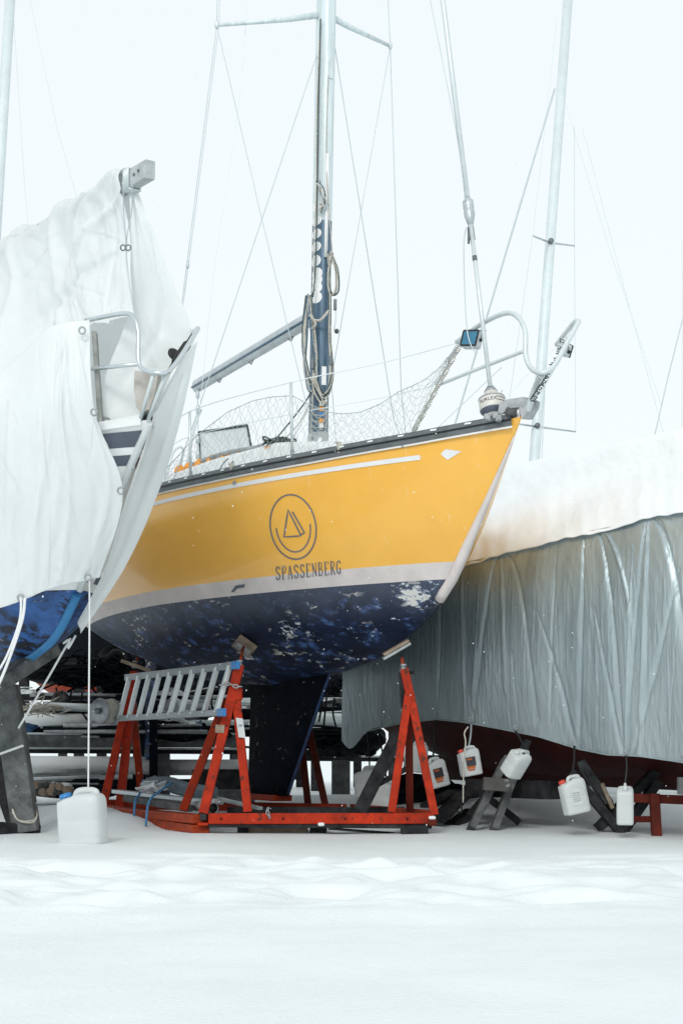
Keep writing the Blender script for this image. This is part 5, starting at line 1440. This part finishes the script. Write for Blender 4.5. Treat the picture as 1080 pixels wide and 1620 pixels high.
for i in range(10):
    y = rs.uniform(1145, 1166); x0 = rs.uniform(30, 120)
    spar(('thin dark spar in the rack on the left', 'thin grey spar in the rack on the left')[i % 2], W(x0, y, 18.5 + rs.uniform(-.4, .4)), W(x0 + rs.uniform(60, 260), y + rs.uniform(-4, 4), 18.5 + rs.uniform(-.4, .4)), rs.uniform(.015, .03), ('dark', 'galv')[i % 2], 7)
for i in range(7):
    y = rs.uniform(1155, 1172)
    spar(('thin dark spar in the rack right of the keel', 'thin grey spar in the rack right of the keel')[i % 2], W(430, y, 18.8 + rs.uniform(-.3, .3)), W(575, y + rs.uniform(-5, 5), 18.6), rs.uniform(.015, .028), ('dark', 'alu_dark')[i % 2], 7)
# tangle of lines and black bag on the rack
def tangle(name, label, c, sx, sy, sz, n, r, mm, cat):
    m = MB()
    for i in range(n):
        P = [c + Vector((rs.gauss(0, sx), rs.gauss(0, sy), rs.gauss(0, sz))) for _ in range(5)]
        m.tube(smooth_pts(P, 5), r, 4)
    return tag(m.build(name, M[mm]), label, cat)
tangle('rope_tangle', 'tangle of dark lines hanging below the gear, far left', W(125, 1062, 19.0), .28, .1, .12, 26, .014, 'dark', 'rope')
tangle('rope_tangle', 'pale frayed lines lying over the stored masts by the black bag', W(62, 1122, 18.2), .16, .05, .05, 14, .007, 'rope', 'rope')
tangle('rope_tangle', 'dark tangle in the rack under the ladder', W(290, 1160, 18.4), .35, .1, .05, 22, .016, 'dark', 'rope')
tangle('rope_tangle', 'blue line tangled under the ladder', W(315, 1152, 18.3), .10, .05, .04, 5, .008, 'rope_blue', 'rope')
tangle('rope_tangle', 'dark lines in the gear right of the keel', W(505, 1166, 18.3), .28, .1, .06, 24, .014, 'dark', 'rope')
def lump(name, label, c, s, mm, cat, seed=0, n=14):
    """shapeless soft bundle with folds"""
    rr = random.Random(seed); ph = [rr.uniform(0, 6.28) for _ in range(8)]
    rows = []
    for i in range(n + 1):
        th = math.pi * i / n
        row = []
        for j in range(2 * n):
            a = math.pi * j / n
            k = 1 + .14 * math.sin(3 * a + ph[0] + 2 * th) + .10 * math.sin(5 * a + ph[1] - 3 * th) + .08 * math.sin(4 * th + ph[2] + a) + .05 * math.sin(9 * a + 7 * th + ph[3])
            row.append(c + Vector((math.sin(th) * math.cos(a) * s[0] * k, math.sin(th) * math.sin(a) * s[1] * k, math.cos(th) * s[2] * k)))
        row.append(row[0]); rows.append(row)
    m = MB(); m.grid(rows); return tag(m.build(name, M[mm]), label, cat)
lump('bag', 'shiny black plastic bag on the stored masts at the left', W(97, 1112, 18.6), (.12, .12, .12), 'black', 'bag', 3)
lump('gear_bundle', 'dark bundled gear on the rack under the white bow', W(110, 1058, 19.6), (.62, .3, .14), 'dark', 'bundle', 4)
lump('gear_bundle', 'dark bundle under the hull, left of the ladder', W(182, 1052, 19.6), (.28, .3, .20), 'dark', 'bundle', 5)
lump('gear_bundle', 'blue bundle on the rack behind the rope from the bow', W(40, 1151, 18.2), (.13, .1, .05), 'blue_dark', 'bundle', 6)
lump('gear_bundle', 'dark bundle with snow behind the ladder', W(330, 1105, 20.2), (.4, .3, .22), 'dark', 'bundle', 7)
lump('gear_bundle', 'snow covered bundle behind the ladder rungs', W(268, 1110, 19.0), (.22, .2, .14), 'snow', 'bundle', 8)
lump('gear_bundle', 'snow covered gear under the ladder', W(275, 1146, 18.6), (.26, .2, .07), 'snow', 'bundle', 9)
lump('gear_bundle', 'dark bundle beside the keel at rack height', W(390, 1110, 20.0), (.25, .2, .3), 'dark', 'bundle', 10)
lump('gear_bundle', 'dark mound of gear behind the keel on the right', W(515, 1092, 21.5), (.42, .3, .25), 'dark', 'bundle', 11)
lump('gear_bundle', 'grey boxy bundle in the dark gear right of the keel', W(533, 1112, 20.8), (.12, .1, .14), 'alu_dark', 'bundle', 12)
m = MB(); m.box(W(345, 1240, 17.0), (.55, .3, .32), None, .01); tag(m.build('wooden_crate', M['wood_dark']), 'dark wooden crate on the ground behind the profiles', 'crate')
m = MB(); m.box(W(370, 1262, 16.0), (.42, .3, .16), None, .01); tag(m.build('wooden_crate', M['wood']), 'low grey crate beside the keel', 'crate')
# firewood
for i in range(9):
    c = W(62 + (i % 5) * 11 + rs.uniform(-3, 3), 1252 - (i // 5) * 8 + rs.uniform(-2, 2), 16.6)
    m = MB(); m.lathe(c, (rs.uniform(-.5, .5), -1, rs.uniform(-.1, .1)), [(.01, -.15), (.045, -.15), (.045, .12), (.04, .13)], 8)
    tag(m.build('log', M['wood_pale'] if i % 3 else M['wood']), 'cut log in the small heap behind the shore', 'log', 'heap of cut logs')
lump('woodpile_snow', 'snow patch on the heap of cut logs', W(88, 1246, 16.8), (.2, .15, .05), 'snow', 'snow', 13)
# hulls of boats further back
def far_boat(label, px, py0, py1, Y, wid, mm_top, mm_bot, seed):
    t = thing('laid_up_boat', label, 'boat', W(px, py1, Y))
    c = W(px, (py0 + py1) / 2, Y); hz = (py1 - py0) / FPX * Y
    for nm, z0, z1, mm in (('topsides', .45, 1.0, mm_top), ('hull_bottom', 0, .45, mm_bot)):
        m = MB()
        rows = []
        for k in np.linspace(z0, z1, 8):
            row = []
            for i in range(25):
                a = 2 * math.pi * i / 24
                s = (.35 + .65 * k ** .5)
                row.append(Vector((c.x + wid / 2 * s * math.copysign(abs(math.cos(a)) ** .8, math.cos(a)), Y + 1.1 * s * math.sin(a), c.z - hz / 2 + hz * k)))
            rows.append(row)
        m.grid(rows); m.add(rows[0][:-1], [list(range(24))]); m.add(rows[-1][:-1], [list(range(24))])
        m.build(nm, M[mm], t)
    for sx in (-.3, .3):
        m = MB(); m.beam(Vector((c.x + wid * sx, Y, c.z - hz * .3)), Vector((c.x + wid * sx, Y, .0)), .14, .14, (0, 1, 0)); m.build('support', M['wood_dark'], t)
    return t
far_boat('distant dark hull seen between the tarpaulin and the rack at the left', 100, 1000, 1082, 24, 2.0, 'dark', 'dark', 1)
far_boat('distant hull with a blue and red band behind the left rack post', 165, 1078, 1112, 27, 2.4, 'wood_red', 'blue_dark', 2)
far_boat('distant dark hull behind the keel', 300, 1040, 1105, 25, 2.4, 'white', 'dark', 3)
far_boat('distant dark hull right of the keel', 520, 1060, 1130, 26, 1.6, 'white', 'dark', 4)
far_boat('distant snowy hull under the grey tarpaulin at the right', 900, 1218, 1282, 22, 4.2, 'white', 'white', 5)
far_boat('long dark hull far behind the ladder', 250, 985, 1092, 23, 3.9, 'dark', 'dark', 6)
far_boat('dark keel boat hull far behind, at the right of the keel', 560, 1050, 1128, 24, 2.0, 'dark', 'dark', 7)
for i, (x0, x1, y, Y, hh, mm) in enumerate(((20, 240, 1103, 19.0, .07, 'wood_dark'), (-20, 420, 1121, 19.8, .05, 'wood_dark'), (40, 420, 1128, 20.2, .05, 'dark'), (180, 420, 1098, 20.6, .10, 'wood_dark'), (430, 580, 1126, 20.2, .10, 'dark'), (430, 600, 1110, 20.8, .06, 'wood_dark'), (-20, 400, 1158, 19.4, .14, 'dark'), (415, 600, 1170, 19.4, .12, 'dark'), (20, 200, 1238, 17.9, .16, 'dark'), (180, 400, 1243, 18.4, .14, 'dark'), (-20, 180, 1252, 17.0, .08, 'dark'), (400, 480, 1225, 18.2, .10, 'wood_dark'))):
    m = MB(); m.beam(W(x0, y, Y), W(x1, y + rs.uniform(-3, 3), Y), .3, hh, bev=.008)
    tag(m.build('stacked_timber', M[mm]), ('dark stacked timber in the rack behind the cradle', 'dark timber on the ground behind the cradle')[y > 1200], 'timber', ('dark timbers in the rack', 'dark timbers on the ground')[y > 1200])
for i in range(16):
    y = rs.uniform(1096, 1135); x0 = rs.uniform(20, 330)
    spar(('thin pale tube stacked high in the rack behind the ladder', 'thin dark tube stacked high in the rack behind the ladder', 'thin grey tube stacked high in the rack behind the ladder')[i % 3], W(x0, y, 18.9 + rs.uniform(-.4, .4)), W(x0 + rs.uniform(60, 200), y + rs.uniform(-5, 5), 18.9 + rs.uniform(-.4, .4)), rs.uniform(.012, .03), ('far_mast', 'dark', 'galv')[i % 3], 7)
tangle('rope_tangle', 'dark lines drooping under the hull by the cable reel', W(205, 1075, 19.0), .22, .1, .14, 24, .013, 'dark', 'rope')
tangle('rope_tangle', 'dark lines and branches in the gear beside the keel', W(545, 1095, 20.5), .22, .1, .14, 20, .012, 'dark', 'rope')
lump('gear_bundle', 'dark bundle behind the top of the aft cradle stand', W(225, 1085, 19.4), (.25, .25, .22), 'dark', 'bundle', 15)
lump('gear_bundle', 'small snowy bundle on the rack left of the black bag', W(45, 1100, 19.2), (.16, .2, .06), 'snow', 'bundle', 16)
lump('gear_bundle', 'dark bundle under the left corner of the grey tarpaulin', W(578, 1170, 18.0), (.24, .2, .16), 'dark', 'bundle', 18)
lump('gear_bundle', 'dark heap on the ground behind the jerrycans left of the red hull', W(668, 1262, 16.2), (.5, .3, .2), 'dark', 'bundle', 19)
lump('gear_bundle', 'dark heap on the ground beyond the foot of the rudder', W(120, 1240, 18.9), (.7, .3, .16), 'dark', 'bundle', 20)
for i in range(26):
    zone = i % 4
    x = (rs.uniform(20, 150), rs.uniform(240, 385), rs.uniform(500, 560), rs.uniform(120, 240))[zone]; y = (rs.uniform(1090, 1160), rs.uniform(1090, 1165), rs.uniform(1085, 1165), rs.uniform(1215, 1250))[zone]
    Yb = rs.uniform(18.9, 20.4)
    c = W(x, y, Yb); L_ = rs.uniform(.25, .8)
    t = thing('stored_plank', ('short grey plank end in the gear behind the white rope', 'short grey plank end in the gear behind the ladder', 'short grey plank end in the gear right of the keel', 'short grey plank in the low pile behind the big jerrycan')[zone], 'plank', c, ('planks behind the rope', 'planks behind the ladder', 'planks right of the keel', 'planks in the low pile')[zone])
    dv_ = Vector((L_ / 2, rs.uniform(-.2, .2), rs.uniform(-.05, .05)))
    m = MB(); m.beam(c - dv_, c + dv_, .16, rs.uniform(.025, .06), bev=.004); m.build('plank', M[('wood', 'wood_dark', 'alu_dark')[i % 3]], t)
    m = MB(); m.beam(c - dv_ * .9 + Vector((0, 0, .045)), c + dv_ * .8 + Vector((0, 0, .04)), .14, .015, bev=.006); m.build('snow_cap', M['snow'], t)
for i in range(12):
    x = (rs.uniform(40, 165), rs.uniform(240, 380), rs.uniform(500, 570))[i % 3]
    m = MB(); y0 = rs.uniform(1085, 1110); Yb = rs.uniform(18.2, 18.8)
    m.tube(smooth_pts([W(x, y0, Yb), W(x + rs.uniform(-6, 6), y0 + 25, Yb - .1), W(x + rs.uniform(-12, 12), y0 + rs.uniform(40, 62), Yb)]), .012, 5)
    tag(m.build('hanging_strap', M['dark']), ('dark strap hanging in the rack behind the white rope', 'dark strap hanging in the rack behind the ladder', 'dark strap hanging in the rack right of the keel')[i % 3], 'strap', ('straps behind the rope', 'straps behind the ladder', 'straps right of the keel')[i % 3])
# ---- masts in the far row
def far_mast(label, p, q, r, mm='far_mast', spread=()):
    t = thing('mast', label, 'mast', p)
    pe = p - (q - p) * ((p.z - .25) / (q.z - p.z)); m = MB(); m.tube([pe, p, q], [r, r, r * .9], 12); ms = m.build('spar', M[mm], t)
    for (k, tips) in spread:
        c = p.lerp(q, k)
        for tp_ in tips:
            m = MB(); m.tube([c, tp_], [.016, .011], 6); m.build('spreader', M['alu'], t)
        m = MB(); m.lathe(c + Vector((0, -r * .9, 0)), (0, -1, 0), [(.04, 0), (.04, .03), (.015, .035)], 10); m.build('spreader_hub', M['alu_dark'], t)
    return t
YM = 22.0
t = far_mast('tall pale mast leaning right behind the bow of the yellow yacht', W(840, 790, YM), W(902, -60, YM), .075, 'far_mast', [((790 - 384) / 850, [W(842, 373, YM - .7), W(908, 389, YM + .5)]), ((790 - 675) / 850, [W(800, 668, YM - .7), W(910, 683, YM + .5)])])
def rig(name, label, P, r=.006, mm='wire_pale', g='rigging of distant boats'):
    m = MB(); m.tube(P, r, 4, cap=False); return tag(m.build(name, M[mm]), label, 'rigging', g)
rig('stay', 'steep stay right of the far mast', [W(908, 200, YM), W(908, 389, YM + .5), W(910, 683, YM + .5)], .006)
rig('stay', 'stay close along the right of the far mast', [W(895, 30, YM), W(862, 600, YM), W(856, 740, YM)], .008)
rig('stay', 'stay left of the far mast down to its spreader', [W(880, 30, YM), W(842, 373, YM - .7), W(800, 668, YM)], .005)
rig('stay', 'thick slanting stay running from the far mast to the pulpit', [W(877, 140, 20.5), W(770, 500, 20.5), W(690, 770, 20.5)], .012, 'wire')
rig('stay', 'faint stay far right, sloping', [W(920, 200, 26), W(985, 450, 26), W(1050, 690, 26)], .006)
rig('stay', 'fainter stay far right, sloping the same way', [W(890, 150, 26), W(965, 400, 26), W(1045, 640, 26)], .005)
rig('stay', 'stay at the right edge leaning outward', [W(1080, 500, 20), W(1055, 600, 20), W(1034, 692, 20)], .007, 'wire')
rig('stay', 'stay at the right edge with a small block on it', [W(1078, 380, 20), W(1079, 460, 20), W(1078, 690, 20)], .006)
rig('stay', 'low slanting line between the bow fitting and the far mast', [W(790, 640, 15), W(840, 585, 17), W(900, 530, 20)], .005)
far_mast('pale mast at the left edge leaning right', W(-10, 420, 20), W(20, -60, 20), .075)
rig('stay', 'steep faint stay left above the ridge pole', [W(20, 0, 20), W(40, 300, 20), W(47, 380, 20)], .005)
rig('stay', 'slanting faint stay left above the ridge pole', [W(48, 0, 20), W(90, 200, 20), W(124, 320, 20)], .005)

# ------------------------------------------------------------------ sparse falling snow
fr_ = random.Random(21)
m = MB()
for i in range(420):
    Y = fr_.uniform(4.5, 14); c = W(fr_.uniform(-40, 1120), fr_.uniform(-40, 1330), Y)
    if c.z < .1: continue
    r = fr_.uniform(.0014, .0030)
    m.add([c + Vector(v) * r for v in ((1, 0, 0), (-1, 0, 0), (0, 1, 0), (0, -1, 0), (.3, 0, 1.3), (-.3, 0, -1.3))], [(0, 2, 4), (2, 1, 4), (1, 3, 4), (3, 0, 4), (2, 0, 5), (1, 2, 5), (3, 1, 5), (0, 3, 5)])
tag(m.build('falling_snow', M['snow']), 'sparse snowflakes falling in front of the boats', 'snow', kind='stuff')
